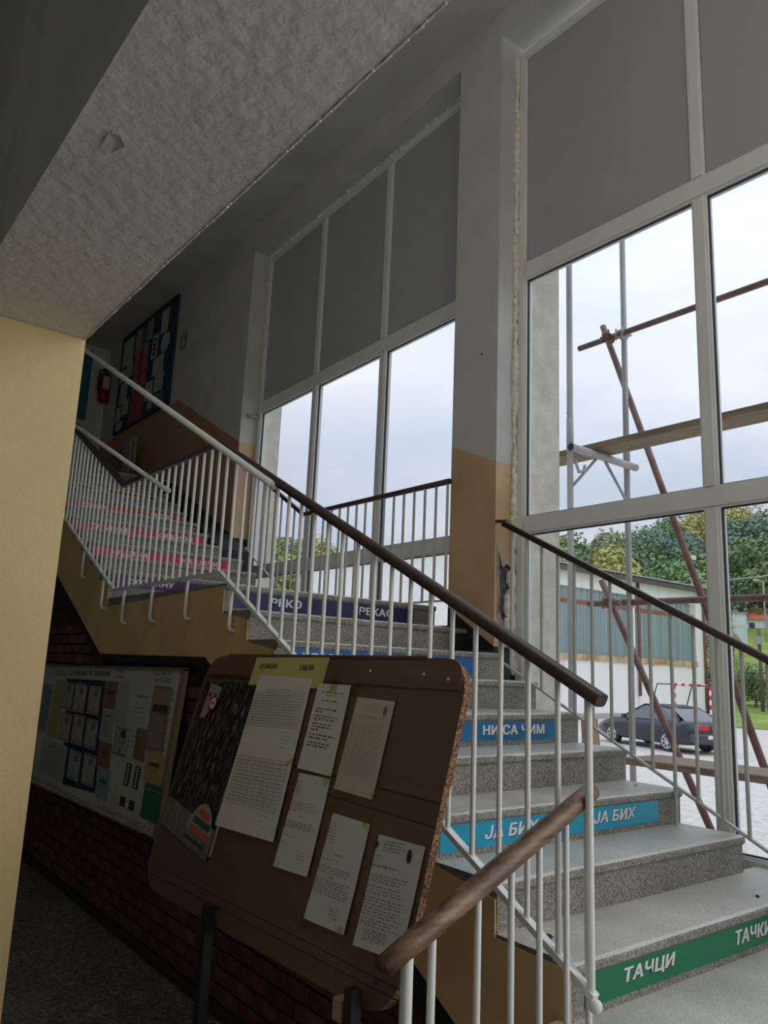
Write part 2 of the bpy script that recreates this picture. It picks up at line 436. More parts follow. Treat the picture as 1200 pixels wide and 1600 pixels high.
b.build('broken_plaster', [mat('raw_plaster', (0.45, 0.43, 0.38), 0.9, var=0.2, vscale=40, bump=0.6, bscale=90), M['mortar'],
                           mat('bare_concrete', (0.10, 0.10, 0.11), 0.9, var=0.4, vscale=30, bump=0.8, bscale=60)], wall)
b = MB(); b.tube([(XR + 0.004, 3.64, 2.185), (XR - 0.004, 3.64, 2.185)], 0.008, 8); b.build('wall_plug', M['gasket'], wall)

# hall back wall with a wide glazed entrance behind the camera
b = MB(); b.box(-4.2, -1.8, -6.4, -6.2, FLOOR, 5.4); b.box(0.77, 4.33, -6.4, -6.2, FLOOR, 5.4); b.box(-1.8, 0.77, -6.4, -6.2, 0.6, 5.4)
b.build('wall_back', M['plaster'], kind='structure')
d = struct('door_1', 'glazed entrance')
b = MB()
for x in (-1.8, -0.55, 0.7): b.box(x, x + 0.07, -6.35, -6.28, FLOOR, 0.6)
b.box(-1.8, 0.77, -6.35, -6.28, 0.53, 0.6); b.build('door_frame', M['pvc'], d)


# ------------------------------------------------------------------ windows
def member_v(y0, y1, z0, z1, x0=3.84, x1=3.915):
    return MB().box(x0, x1, y0, y1, z0, z1, 0, 0.008)


def window(name, label, y0, y1, muls, bot, zl, zt, zh, foam=None):
    """zl, zt, zh: functions of y giving the lower edges of lower transom, upper transom and the top of the frame"""
    wdw = struct(name, label)
    JW, MW, LT, UT = 0.078, 0.09, 0.122, 0.135
    def bar(nm, ya, yb, f0, f1, x0=3.84, x1=3.915):
        m = MB(); m.prism([(ya, f0(ya)), (yb, f0(yb)), (yb, f1(yb)), (ya, f1(ya))], x0 + 0.012, x1)
        t = 0.012
        m.prism([(ya, f0(ya) + t), (yb, f0(yb) + t), (yb, f1(yb) - t), (ya, f1(ya) - t)], x0, x0 + 0.0125)
        return m.build(nm, M['pvc'], wdw)
    top = lambda y: zh(y)
    for ya, yb in ((y0, y0 + JW), (y1 - JW, y1)):
        m = MB(); m.box(3.852, 3.915, ya, yb, bot, zh((ya + yb) / 2)); m.box(3.84, 3.8525, ya + 0.012, yb - 0.012, bot, zh(ya) - 0.01); m.build('frame', M['pvc'], wdw)
    bar('frame', y0 + JW, y1 - JW, lambda y: zh(y) - JW, top)
    bar('frame', y0 + JW, y1 - JW, lambda y: bot, lambda y: bot + 0.07)
    bar('transom', y0 + JW, y1 - JW, zl, lambda y: zl(y) + LT)
    bar('transom', y0 + JW, y1 - JW, zt, lambda y: zt(y) + UT)
    edges = [y0 + JW]
    for c in sorted(muls):
        for f0, f1 in ((lambda y: bot + 0.07, zl), (lambda y: zl(y) + LT, zt), (lambda y: zt(y) + UT, lambda y: zh(y) - JW)):
            m = MB(); ya, yb = c - MW / 2, c + MW / 2
            m.prism([(ya, f0(ya)), (yb, f0(yb)), (yb, f1(yb)), (ya, f1(ya))], 3.852, 3.915)
            m.prism([(ya + .014, f0(ya)), (yb - .014, f0(yb)), (yb - .014, f1(yb)), (ya + .014, f1(ya))], 3.84, 3.8525)
            m.build('mullion', M['pvc'], wdw)
        edges += [c - MW / 2, c + MW / 2]
    edges.append(y1 - JW)
    for i in range(0, len(edges), 2):
        a, c = edges[i], edges[i + 1]
        for f0, f1 in ((lambda y: bot + 0.07, zl), (lambda y: zl(y) + LT, zt)):
            q = [(a, f0(a)), (c, f0(c)), (c, f1(c)), (a, f1(a))]
            MB().prism(q, 3.884, 3.890).build('pane', M['glass'], wdw)
            g = MB()   # black glazing seal round the pane
            for k in range(4):
                p, s_ = q[k], q[(k + 1) % 4]
                cy, cz = (a + c) / 2, sum(t[1] for t in q) / 4
                ins = lambda t: (t[0] + (0.007 if t[0] < cy else -0.007), t[1] + (0.007 if t[1] < cz else -0.007))
                g.prism([p, s_, ins(s_), ins(p)], 3.868, 3.884)
            g.build('seal', M['gasket'], wdw)
        f0 = lambda y: zt(y) + UT; f1 = lambda y: zh(y) - JW
        g = MB(); g.prism([(a, f0(a)), (c, f0(c)), (c, f1(c)), (a, f1(a))], 3.875, 3.90); g.build('gap', M['gasket'], wdw)
        t = 0.006; g = MB(); g.prism([(a + t, f0(a) + t), (c - t, f0(c) + t), (c - t, f1(c) - t), (a + t, f1(a) - t)], 3.858, 3.876); g.build('panel', M['panel'], wdw)
    return wdw


w1 = window('window_1', 'tall white window beside the lower flight', YW, YP0, [2.105, 0.85], -0.88,
            lambda y: 0.905, lambda y: 2.735, lambda y: 4.62)
w2 = window('window_2', 'tall white window beside the landing', YP1, YA, [6.10, 5.04], -0.88,
            lambda y: 0.85, lambda y: 2.634 + (7.12 - y) * 0.0245, lambda y: 4.485 + (7.12 - y) * 0.05)
w3 = window('window_3', 'window beside the entrance', -4.3, -0.62, [-1.85, -3.05], -0.88, lambda y: 0.9, lambda y: 2.73, lambda y: 4.62)


def foam_bead(parent, pts, r, jit=0.5):
    m = MB(); rg = random.Random(3)
    for (x, y, z), rr in zip(pts, r):
        m.ball((x + rg.uniform(-.006, .006), y + rg.uniform(-.004, .004), z), rr * rg.uniform(1 - jit * .5, 1 + jit * .6), 7, 5, 0, (0.9, 0.7, 1.3), 0.16, rg)
    m.build('foam_bead', M['foam'], parent, kind='stuff')


zs = np.arange(0.02, 4.58, 0.032)
foam_bead(w1, [(3.822, 3.480, z) for z in zs], [0.026 + 0.006 * math.sin(z * 7) for z in zs])
foam_bead(w1, [(R.uniform(3.76, 3.825), 3.478, R.uniform(0.30, 0.62)) for _ in range(26)], [0.034] * 26)
foam_bead(w2, [(3.845, y, 4.50 + (7.12 - y) * 0.05) for y in np.arange(3.95, 7.2, 0.035)], [0.012] * 93, 0.9)
foam_bead(w2, [(3.835, 7.205, z) for z in np.arange(3.1, 4.4, 0.04)], [0.011] * 33, 0.9)
p = tag(MB().tube([(3.70, 7.17, 2.58), (3.83, 7.18, 2.60)], 0.018, 8).build('wooden_peg', flat('pale_wood', (0.50, 0.36, 0.20))),
        'small pale wooden peg sticking out of the jamb of the landing window', 'peg')

# ------------------------------------------------------------------ staircase
stair = struct('staircase', 'grey terrazzo staircase with a landing')


def step_mesh(depth, rise, x0, x1, seed):
    rg = random.Random(seed)
    m = MB(); nx = 14
    prof = [(0.0, -0.006), (-0.004, -0.014), (-0.004, -0.030), (0.010, -0.042), (0.012, -rise), (depth + 0.04, -rise), (depth + 0.04, 0.0), (0.012, 0.0)]
    o = len(m.v); n = len(prof)
    for i in range(nx + 1):
        x = x0 + (x1 - x0) * i / nx; w1_ = rg.uniform(-1, 1) if 0 < i < nx else 0
        for j, (y, z) in enumerate(prof):
            if j in (0, 1, 7): m.v.append((x, y + max(0, w1_) * 0.004, z - max(0, w1_) * (0.004 if j == 0 else 0)))
            else: m.v.append((x, y, z))
    for i in range(nx):
        for j in range(n):
            q = (j + 1) % n
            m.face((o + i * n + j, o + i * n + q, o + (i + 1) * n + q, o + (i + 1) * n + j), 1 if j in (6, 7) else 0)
    m.face([o + j for j in range(n)], 0); m.face([o + nx * n + j for j in range(n)][::-1], 0)
    return m


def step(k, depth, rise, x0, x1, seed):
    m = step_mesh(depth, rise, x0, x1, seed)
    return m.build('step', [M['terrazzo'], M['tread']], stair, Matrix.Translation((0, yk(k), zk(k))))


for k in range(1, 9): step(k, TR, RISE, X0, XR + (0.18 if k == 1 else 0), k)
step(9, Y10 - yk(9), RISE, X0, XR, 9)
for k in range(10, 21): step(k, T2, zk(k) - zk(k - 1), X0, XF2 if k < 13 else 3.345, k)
m = MB(); m.box(X0 - 0.06, XR + 0.18, -1.6, Y1 + 0.05, zk(0) - 0.16, zk(0)); m.build('step', [M['tread']], stair)       # bottom platform
for i in range(4):                                                                                                       # side steps down to the hall
    m = MB(); m.box(X0 - 0.06 - 0.30 * (i + 1), X0 - 0.055 - 0.3 * i, -1.6, 1.56, FLOOR, zk(0) - 0.18 * (i + 1) + 0.0); m.build('step', [M['tread']], stair)
m = MB(); m.box(X0 - 0.06, XR + 0.1, -1.62, Y1, FLOOR, zk(0) - 0.16); m.build('plinth', [M['terrazzo']], stair)
m = MB(); ya, yb = yk(13) + 0.01, yk(20) + 0.05; zl_ = lambda y: zk(13) + (y - yk(13)) * R2 / T2 - 0.02
m.prism([(ya, -0.9), (yb, -0.9), (yb, zl_(yb)), (ya, zl_(ya))], 3.345, XR - 0.002); m.build('stringer', M['black_paint'], stair)
m = MB(); m.box(3.50, XR + 0.12, yk(7) + 0.02, yk(8) + 0.01, zk(6), zk(7) + 0.012); m.box(3.52, XR, yk(8), yk(9), zk(7), zk(8) + 0.012)
m.build('stringer', M['black_paint'], stair)

# ochre side of the stair, stepping under the treads, then its black lower border
FX = X0 - 0.006
low = lambda y: -1.165 + 0.555 * (y - 2.10)
prof = [(Y1 + 0.012, -1.35), (Y1 + 0.012, zk(1) - 0.02)]
for k in range(2, 10): prof += [(yk(k) + 0.014, zk(k - 1) - (0.012 if k > 2 else 0.012)), (yk(k) + 0.014, zk(k) - (0.055 if k < 9 else 0.015))]
prof += [(Y10 + 0.012, ZL - 0.066)]
for k in range(10, 20): prof += [(yk(k) + 0.012, zk(k - 1) - 0.06), (yk(k) + 0.012, zk(k) - 0.09)]
prof += [(yk(20), zk(19) - 0.06), (yk(20), 1.25)]
ybrk = 2.10 + 1.165 / 0.555
lower = [(6.03, 0.02), (ybrk + 0.03, 0.02), (2.10, -1.165), (1.75, -1.35)]
def strip_mesh(top_pts, bot_pts, x0, x1):
    """side wall between two polylines over y, cut into columns so that no face is concave"""
    m = MB()
    ys = sorted(set([round(p_[0], 5) for p_ in top_pts + bot_pts]))
    def ev(pts, y, side):
        pts = sorted(pts, key=lambda p_: p_[0])
        for i in range(len(pts) - 1):
            (a, za), (c, zc_) = pts[i], pts[i + 1]
            if c - a < 1e-6: continue
            if a - 1e-6 <= y <= c + 1e-6:
                if side > 0 and abs(y - c) < 1e-6: continue
                if side < 0 and abs(y - a) < 1e-6: continue
                return za + (zc_ - za) * (y - a) / (c - a)
        return None
    for a, c in zip(ys, ys[1:]):
        if c - a < 1e-4: continue
        t0, t1, b0, b1 = ev(top_pts, a, 1), ev(top_pts, c, -1), ev(bot_pts, a, 1), ev(bot_pts, c, -1)
        if None in (t0, t1, b0, b1): continue
        m.prism([(a, b0), (c, b1), (c, t1), (a, t0)], x0, x1)
    return m
top_pts = []
for i in range(1, len(prof)): top_pts.append(prof[i])
# make the stair profile a function of y: tiny offsets on the vertical risers
tp = []; last = -9
for y, z in top_pts:
    if y <= last: y = last + 0.001
    tp.append((y, z)); last = y
bot_pts = [(Y1 + 0.012, -1.45), (1.75, -1.36), (2.10, -1.165), (ybrk + 0.03, 0.02), (6.03, 0.02), (yk(20), 0.02 + 0.5 * (yk(20) - 6.03))]
strip_mesh(tp, bot_pts, FX, X0 + 0.1).build('fascia', M['ochre_stair'], stair)
blk = [(y, z) for y, z in bot_pts]
blk_low = [(Y1 + 0.012, -1.62), (1.90, -1.45), (2.22, -1.245), (ybrk + 0.13, -0.035), (5.92, -0.035), (yk(20), -0.13 + 0.5 * (yk(20) - 6.03))]
strip_mesh(blk, blk_low, FX + 0.002, X0 + 0.08).build('black_border', M['black_paint'], stair)

# brick infill under the stair
wb = struct('wall_brick', 'dark red brick wall under the stair')
WX = 2.085
bot = [(Y1, FLOOR), (8.7, FLOOR)]
strip_mesh([(Y1 + 0.012, -1.5), (1.90, -1.40), (2.22, -1.2), (ybrk + 0.13, 0.0), (5.92, 0.0), (8.7, 1.2)], bot, WX, WX + 0.1).build('mortar_bed', M['mortar'], wb)
def brick_mesh(seed):
    rg = random.Random(seed); m = MB(); m.box(-0.0, 0.05, 0, 0.228, 0, 0.068, 0, 0.005)
    m.v = [(x + rg.uniform(-.002, .002), y + rg.uniform(-.002, .002), z + rg.uniform(-.0015, .0015)) for x, y, z in m.v]
    return m.mesh('brick', M['brick'])
bms = [brick_mesh(i) for i in range(5)]
half = MB().box(0, 0.05, 0, 0.108, 0, 0.068, 0, 0.005).mesh('brick', M['brick'])
def blim(y):
    if y < ybrk + 0.1: return -1.245 + 0.556 * (y - 2.22)
    if y < 5.95: return -0.03
    return -0.03 + 0.5 * (y - 5.95)
cand = []
for r_ in range(24):
    z = FLOOR + 0.055 + 0.08 * r_
    y = 1.7 + (0.12 if r_ % 2 else 0)
    while y < 7.75:
        if z + 0.062 < min(blim(y), blim(y + 0.228)):
            hid = (4.55 < y and y + 0.228 < 7.4 and -0.98 < z and z + 0.07 < -0.10)              # behind the ornament board
            hid = hid or (y + 0.228 < 2.9 and z > -1.12)                                         # behind the notice board
            hid = hid or (y < 3.3 and z > -0.95)
            if not hid: cand.append((y, z))
        y += 0.24
cand.sort(key=lambda p_: math.hypot(p_[0], 2.05, p_[1]))
for y, z in cand[:300]: link('brick', R.choice(bms), wb, Matrix.Translation((X0 + 0.022 + R.uniform(-.002, .003), y, z)))
if len(cand) > 300:
    m = MB()
    for y, z in cand[300:]: m.box(X0 + 0.022, X0 + 0.07, y, y + 0.228, z, z + 0.068, 0, 0.005)
    m.build('bricks', M['brick'], wb, kind='stuff')
m = MB(); m.box(X0 - 0.008, X0 + 0.1, 2.0, 8.7, FLOOR, FLOOR + 0.045, 0, 0.004)
m.build('baseboard_stair', M['mortar'], kind='structure')

# ------------------------------------------------------------------ riser stickers
COL = {1: (0.004, 0.19, 0.075), 3: (0.006, 0.36, 0.58), 5: (0.005, 0.17, 0.42), 7: (0.008, 0.14, 0.48), 9: (0.022, 0.018, 0.10),
       10: (0.10, 0.018, 0.17), 12: (0.78, 0.03, 0.14), 14: (0.75, 0.045, 0.07), 16: (0.55, 0.04, 0.03), 18: (0.50, 0.40, 0.07)}
NAMEC = {1: 'green', 3: 'turquoise', 5: 'mid blue', 7: 'royal blue', 9: 'navy', 10: 'purple', 12: 'pink', 14: 'red', 16: 'orange red', 18: 'yellow'}
# left text, its x range, right text, its x range
TXT = {1: ('ТАЧЦИ', 2.30, 2.585, 'ТАЧКИ', 2.99, 3.26), 3: ('ЈА БИХ', 2.295, 2.60, 'ЈА БИХ', 2.97, 3.275), 5: ('НИ СА ЧИМ', 2.22, 2.66, 'НИ СА ЧИМ', 2.90, 3.36),
       7: ('ГЛАВОМ', 2.20, 2.53, 'ГЛАВОМ', 2.92, 3.25), 9: ('РЕКО', 2.345, 2.555, 'РЕКАО', 3.0, 3.275), 10: ('ДОТАКНУ', 2.13, 2.50, 'ДОТАКНУ', 2.76, 3.12),
       12: ('НАЈЈАЧИ', 2.17, 2.47, 'НАЈЈАЧИ', 2.79, 3.13), 14: ('СА МНОМ', 2.15, 2.47, 'СА МНОМ', 2.78, 3.11), 16: ('СУДИО', 2.22, 2.43, 'СУДИО', 2.89, 3.11)}
LAB = {1: 'green riser sticker lettered ТАЧЦИ on the lowest visible step', 3: 'turquoise riser sticker lettered ЈА БИХ behind the worn wooden rail',
       5: 'mid blue riser sticker lettered НИ СА ЧИМ', 7: 'royal blue riser sticker half hidden behind the notice board top',
       9: 'navy riser sticker lettered РЕКО and РЕКАО at the landing edge', 10: 'purple riser sticker lettered ДОТАКНУ on the first riser past the landing',
       12: 'pink riser sticker lettered НАЈЈАЧИ on the upper flight', 14: 'red riser sticker lettered СА МНОМ on the upper flight',
       16: 'orange red riser sticker lettered СУДИО on the upper flight', 18: 'dim yellow riser sticker, topmost on the upper flight'}
for k in COL:
    xa, xb = (2.10, 3.46) if k < 10 else (2.055, 3.335)
    if k == 1: xb = 3.60
    d0, d1 = (0.034, 0.134)
    if k >= 10: d0, d1 = 0.033, 0.122
    if k == 3: xa = 2.06
    mw = Matrix(((1, 0, 0, xa), (0, 0, -1, yk(k) + 0.0095), (0, 1, 0, zk(k) - d1), (0, 0, 0, 1)))
    m = MB(); m.box(0, xb - xa, 0, d1 - d0, -0.001, 0.001)
    s_ = m.build('riser_sticker', flat('vinyl_' + NAMEC[k].replace(' ', '_'), COL[k], 0.35, 0.05)); s_.matrix_world = mw
    tag(s_, LAB[k], 'sticker')
    if k in TXT:
        a, x1_, x2_, c, x3_, x4_ = TXT[k]
        if k >= 10: x1_, x2_, x3_, x4_ = [v * 1.021 for v in (x1_, x2_, x3_, x4_)]
        h = 0.047; y0_ = 0.028 if k < 10 else 0.022
        for t, xs, xe in ((a, x1_, x2_), (c, x3_, x4_)):
            sh = 0.18 if k in (3, 1) else 0.0
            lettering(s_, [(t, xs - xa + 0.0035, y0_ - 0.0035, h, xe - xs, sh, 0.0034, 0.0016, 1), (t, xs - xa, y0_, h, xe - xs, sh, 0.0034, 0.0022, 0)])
    elif k == 18:
        m = MB(); x = 0.1
        while x < 1.1:
            wd = R.uniform(0.02, 0.05)
            if not 0.42 < x < 0.62: m.quad(x, x + wd, 0.03, 0.06 + R.uniform(-.004, .004), 0.0016)
            x += wd + R.uniform(0.008, 0.02)
        m.build('lettering', M['ink_dark'], s_, kind='stuff')

# ------------------------------------------------------------------ railings
S = 2.0 / X0


def pl(pts):
    ys = [p_[0] for p_ in pts]; zs_ = [p_[1] for p_ in pts]
    o = np.argsort(ys); ys = np.array(ys)[o]; zs_ = np.array(zs_)[o]
    return lambda y: float(np.interp(y, ys, zs_))


def handrail_sweep(pts, wd=0.026, ht=0.021):
    """rounded brown handrail following 3d points, wider than tall"""
    m = MB(); n = 14; P = [Vector(p_) for p_ in pts]; k = len(P)
    prof = []
    for j in range(n):
        t = 2 * math.pi * j / n; c, s2 = math.cos(t), math.sin(t)
        prof.append((wd * math.copysign(abs(c) ** 0.45, c), ht * math.copysign(abs(s2) ** (0.75 if s2 > 0 else 0.45), s2)))
    o = 0
    for i, p_ in enumerate(P):
        d_ = (P[min(i + 1, k - 1)] - P[max(i - 1, 0)])
        d1 = (P[i] - P[i - 1]).normalized() if i else None; d2 = (P[i + 1] - P[i]).normalized() if i < k - 1 else None
        d_ = ((d1 or d2) + (d2 or d1)).normalized()
        side = d_.cross(Vector((0, 0, 1))).normalized(); upn = side.cross(d_)
        for a, c in prof: m.v.append(tuple(p_ + side * a + upn * c))
    for i in range(k - 1):
        for j in range(n):
            q = (j + 1) % n; m.face((i * n + j, i * n + q, (i + 1) * n + q, (i + 1) * n + j), 0, True)
    m.face(list(range(n))[::-1]); m.face([(k - 1) * n + j for j in range(n)])
    return m


def flat_bar(pts, wd=0.014, ht=0.010):
    m = MB(); P = [Vector(p_) for p_ in pts]; k = len(P)
    for i, p_ in enumerate(P):
        d1 = (P[i] - P[i - 1]).normalized() if i else None; d2 = (P[i + 1] - P[i]).normalized() if i < k - 1 else None
        d_ = ((d1 or d2) + (d2 or d1)).normalized(); side = d_.cross(Vector((0, 0, 1))).normalized(); upn = side.cross(d_)
        for a, c in ((-wd, -ht), (wd, -ht), (wd, ht), (-wd, ht)): m.v.append(tuple(p_ + side * a + upn * c))
    for i in range(k - 1):
        for j in range(4):
            q = (j + 1) % 4; m.face((i * 4 + j, i * 4 + q, (i + 1) * 4 + q, (i + 1) * 4 + j))
    m.face((3, 2, 1, 0)); m.face([(k - 1) * 4 + j for j in range(4)])
    return m


BAL = {}
def baluster(parent, x, y, z0, z1, r=0.0095, name='baluster', mt='white_metal'):
    key = (round(r, 4), mt)
    if key not in BAL:
        m = MB(); m.tube([(0, 0, 0), (0, 0, 1)], r, 10, caps=False); BAL[key] = m.mesh('baluster', M[mt])
    return link(name, BAL[key], parent, Matrix.Translation((x, y, z0)) @ Matrix.Diagonal((1, 1, z1 - z0, 1)))


XL = 2.0
htop = [(1.495 * S, -0.070 * S), (4.282 * S, 1.318 * S), (5.914 * S, 1.318 * S), (8.9 * S, 2.87 * S)]
hlow = [(1.531 * S, -0.906 * S), (4.135 * S, 0.505 * S), (5.895 * S, 0.495 * S), (8.9 * S, 1.96 * S)]
ft, fl = pl(htop), pl(hlow)
rail = thing('stair_railing', 'long white railing with brown handrail on the open side of the stairs', 'railing', loc=(XL, htop[0][0], zk(1)))
IM = rail.matrix_world.copy(); rail.location = (0, 0, 0)
handrail_sweep([(XL, y, z) for y, z in htop]).build('handrail', M['handrail'], rail)
flat_bar([(XL, y, z) for y, z in hlow]).build('lower_rail', M['white_metal'], rail)
ys_ = list(np.arange(1.63, 4.12, 0.1225)) + list(np.arange(4.19, 8.5, 0.108))
for y in ys_: baluster(rail, XL, y, fl(y), ft(y) - 0.015)
baluster(rail, XL, 1.545 * S, fl(1.545 * S) - 0.02, ft(1.55 * S), 0.0125, 'newel')
m = MB(); m.ball((XL, 1.53 * S, -0.915 * S - 0.012), 0.02, 10, 8); m.build('newel_foot', M['white_metal'], rail)
for y in (3.98, 4.58, 5.14, 5.67, 6.15, 6.72):
    y *= S; m = MB(); z = fl(y)
    m.tube([(XL, y, z), (XL, y, z - 0.225), (XL + 0.010, y, z - 0.243), (FX + 0.004, y, z - 0.25)], 0.0105, 10); m.build('anchor_post', M['white_metal'], rail)
XP = XL - 0.03
for (ya, za, yb, zb, r_) in ((3.556, 0.936, 8.6, 3.515, 0.021), (4.995, 1.131, 8.6, 2.64, 0.017)):
    q = XP / (X0 - 0.03); m = MB(); m.tube([(XP, ya * q, za * q), (XP, yb * q, zb * q)], r_, 12)
    m.ball((XP + 0.012, ya * q, za * q - 0.004), r_ * 1.25, 8, 6, 0, (1, 1, 0.9), 0.1, R); m.build('brace_pipe', M['white_metal'], rail)

XRR = 3.575; q = XRR / XR
t1 = pl([(3.414 * q, 0.95 * q), (1.2 * q, -0.17 * q)]); l1 = pl([(3.412 * q, 0.066 * q), (1.2 * q, -1.025 * q)])
rr = thing('stair_railing', 'white railing with brown handrail in front of the lower window', 'railing', loc=(0, 0, 0))
handrail_sweep([(XRR, y, t1(y)) for y in (1.2 * q, 3.41 * q)], 0.022, 0.018).build('handrail', M['handrail'], rr)
flat_bar([(XRR, y, l1(y)) for y in (1.2 * q, 3.40 * q)], 0.009, 0.006).build('lower_rail', M['shaded_enamel'], rr)
for i in range(18):
    y = 3.34 * q - i * 0.119
    lo_ = l1(y)
    if i in (9,): lo_ = zk(2) if yk(2) <= y < yk(3) else lo_
    baluster(rr, XRR, y, lo_, t1(y) - 0.012, mt='shaded_enamel')
m = MB(); m.tube([(XRR, 3.40 * q, t1(3.4 * q) + 0.005), (XRR + 0.05, 3.43 * q, t1(3.4 * q) + 0.03), (XRR + 0.085, 3.48, t1(3.4 * q) + 0.05)], 0.012, 8); m.build('wall_bracket', M['handrail'], rr)

r3 = thing('stair_railing', 'white railing with brown handrail along the landing window', 'railing', loc=(0, 0, 0))
tt = [(3.85, 1.318 * q), (5.844 * q, 1.322 * q), (7.15 * q, 2.07 * q)]; ll = [(3.85, 0.474 * q), (5.84 * q, 0.46 * q), (6.90 * q, 1.12 * q)]
ft3, fl3 = pl(tt), pl(ll)
handrail_sweep([(XRR, y, z) for y, z in tt], 0.022, 0.018).build('handrail', M['handrail'], r3)
flat_bar([(XRR, y, z) for y, z in ll], 0.009, 0.006).build('lower_rail', M['shaded_enamel'], r3)
for y in np.arange(3.87, 6.75, 0.118): baluster(r3, XRR, y, fl3(y), ft3(y) - 0.012, mt='shaded_enamel')

# short railing of the side steps, with its worn wooden handrail
sr = thing('side_railing', 'short railing with a worn round wooden handrail in front of the notice board', 'railing', loc=(0, 0, 0))
YS = 1.55
m = MB(); A, B_ = Vector((1.262, YS, -0.690)), Vector((2.063, YS, -0.340))
pts = [A.lerp(B_, t) for t in np.linspace(0, 1, 9)]
m.tube([tuple(p_) for p_ in pts], [0.0255, 0.029, 0.0295, 0.029, 0.030, 0.029, 0.029, 0.0285, 0.027], 14, up=(0, 1, 0)); m.build('wooden_handrail', M['wood_rail'], sr)
for x, r_, nm in ((1.335, 0.0155, 'newel'), (1.415, 0.0105, 'baluster'), (1.573, 0.0095, 'baluster'), (1.70, 0.0092, 'baluster'), (1.815, 0.0092, 'baluster'), (1.932, 0.009, 'baluster'), (2.03, 0.0105, 'newel')):
    zt_ = A.z + (B_.z - A.z) * (x - A.x) / (B_.x - A.x) - 0.01
    zb_ = zk(0) if x > X0 - 0.06 else zk(0) - 0.18 * (1 + int((X0 - 0.06 - x) / 0.30))
    baluster(sr, x, YS - 0.005, zb_, zt_, r_, nm)

# ------------------------------------------------------------------ notice board
TILT = 0.235
BO = Vector((1.46, 1.723, -0.862))
BF = frame(BO, (0, -1, 0), (math.sin(TILT), 0, math.cos(TILT)))
nb = thing('notice_board', 'leaning dark brown notice board with rounded corners on black legs', 'notice board', BF)
def rounded(pts, rads, n=6):
    out = []; k = len(pts)
    for i in range(k):
        p_ = Vector(pts[i]); a = (Vector(pts[i - 1]) - p_); c = (Vector(pts[(i + 1) % k]) - p_); r_ = rads[i]
        if r_ == 0: out.append(tuple(p_)); continue
        a.normalize(); c.normalize(); s1 = p_ + a * r_; s2 = p_ + c * r_
        for j in range(n + 1):
            t = j / n; out.append(tuple((1 - t) ** 2 * s1 + 2 * t * (1 - t) * p_ + t * t * s2))
    return out
outl = rounded([(0.035, 0.925), (-1.69, 0.905), (-1.70, -0.09), (0.0, -0.055)], [0.13, 0.13, 0.16, 0.16])
m = MB(); m.prism(outl, -0.024, 0.0, 'Z', mi=1, cap_mi=0); m.build('panel', [M['board'], M['board_edge']], nb)
m = MB(); m.prism(rounded([(0.028, 0.926), (-1.655, 0.908), (-1.655, 0.829), (0.012, 0.829)], [0.10, 0.10, 0, 0]), 0.0, 0.004, 'Z', mi=1, cap_mi=0)
m.prism([(-1.51, 0.921), (-0.165, 0.931), (-0.165, 0.915), (-1.51, 0.905)], 0.0, 0.004, 'Z', mi=1, cap_mi=0); m.build('top_strip', [M['board'], M['board_edge']], nb)
m = MB()
for ya, yb, h in ((0.830, 0.829, 0.004), (0.527, 0.503, 0.006), (0.470, 0.440, 0.004), (0.005, 0.030, 0.003), (-0.035, 0.005, 0.003)):
    m.add([(-1.66, ya, 0.0006), (0.015, yb, 0.0006), (0.015, yb + h, 0.0006), (-1.66, ya + h, 0.0006)], [(0, 1, 2, 3)])
m.build('groove', M['groove'], nb)
for i, (a, bb) in enumerate(((-0.44, 0.875), (-0.16, 0.872), (-0.045, 0.86), (-0.095, 0.02))):
    m = MB(); m.tube([(a, bb, 0), (a, bb, 0.006)], 0.005, 8); m.build('nail_head', M['white_metal'] if i < 3 else M['black_metal'], nb)
for yleg in (2.745, 1.862):
    inv = BF.inverted()
    m = MB(); m.box(1.40, 1.435, yleg - 0.0175, yleg + 0.0175, FLOOR, -0.86, 0, 0.003)
    m.v = [tuple(inv @ Vector(v)) for v in m.v]; m.build('leg', M['black_metal'], nb)
m = MB(); m.box(1.405, 1.43, 1.85, 2.75, -1.32, -1.29); m.v = [tuple(inv @ Vector(v)) for v in m.v]; m.build('crossbar', M['black_metal'], nb)
m = MB(); m.box(1.40, 1.46, 1.89, 1.93, -0.955, -0.90); m.v = [tuple(inv @ Vector(v)) for v in m.v]; m.build('corner_block', flat('pale_wood', (0.5, 0.36, 0.2)), nb)



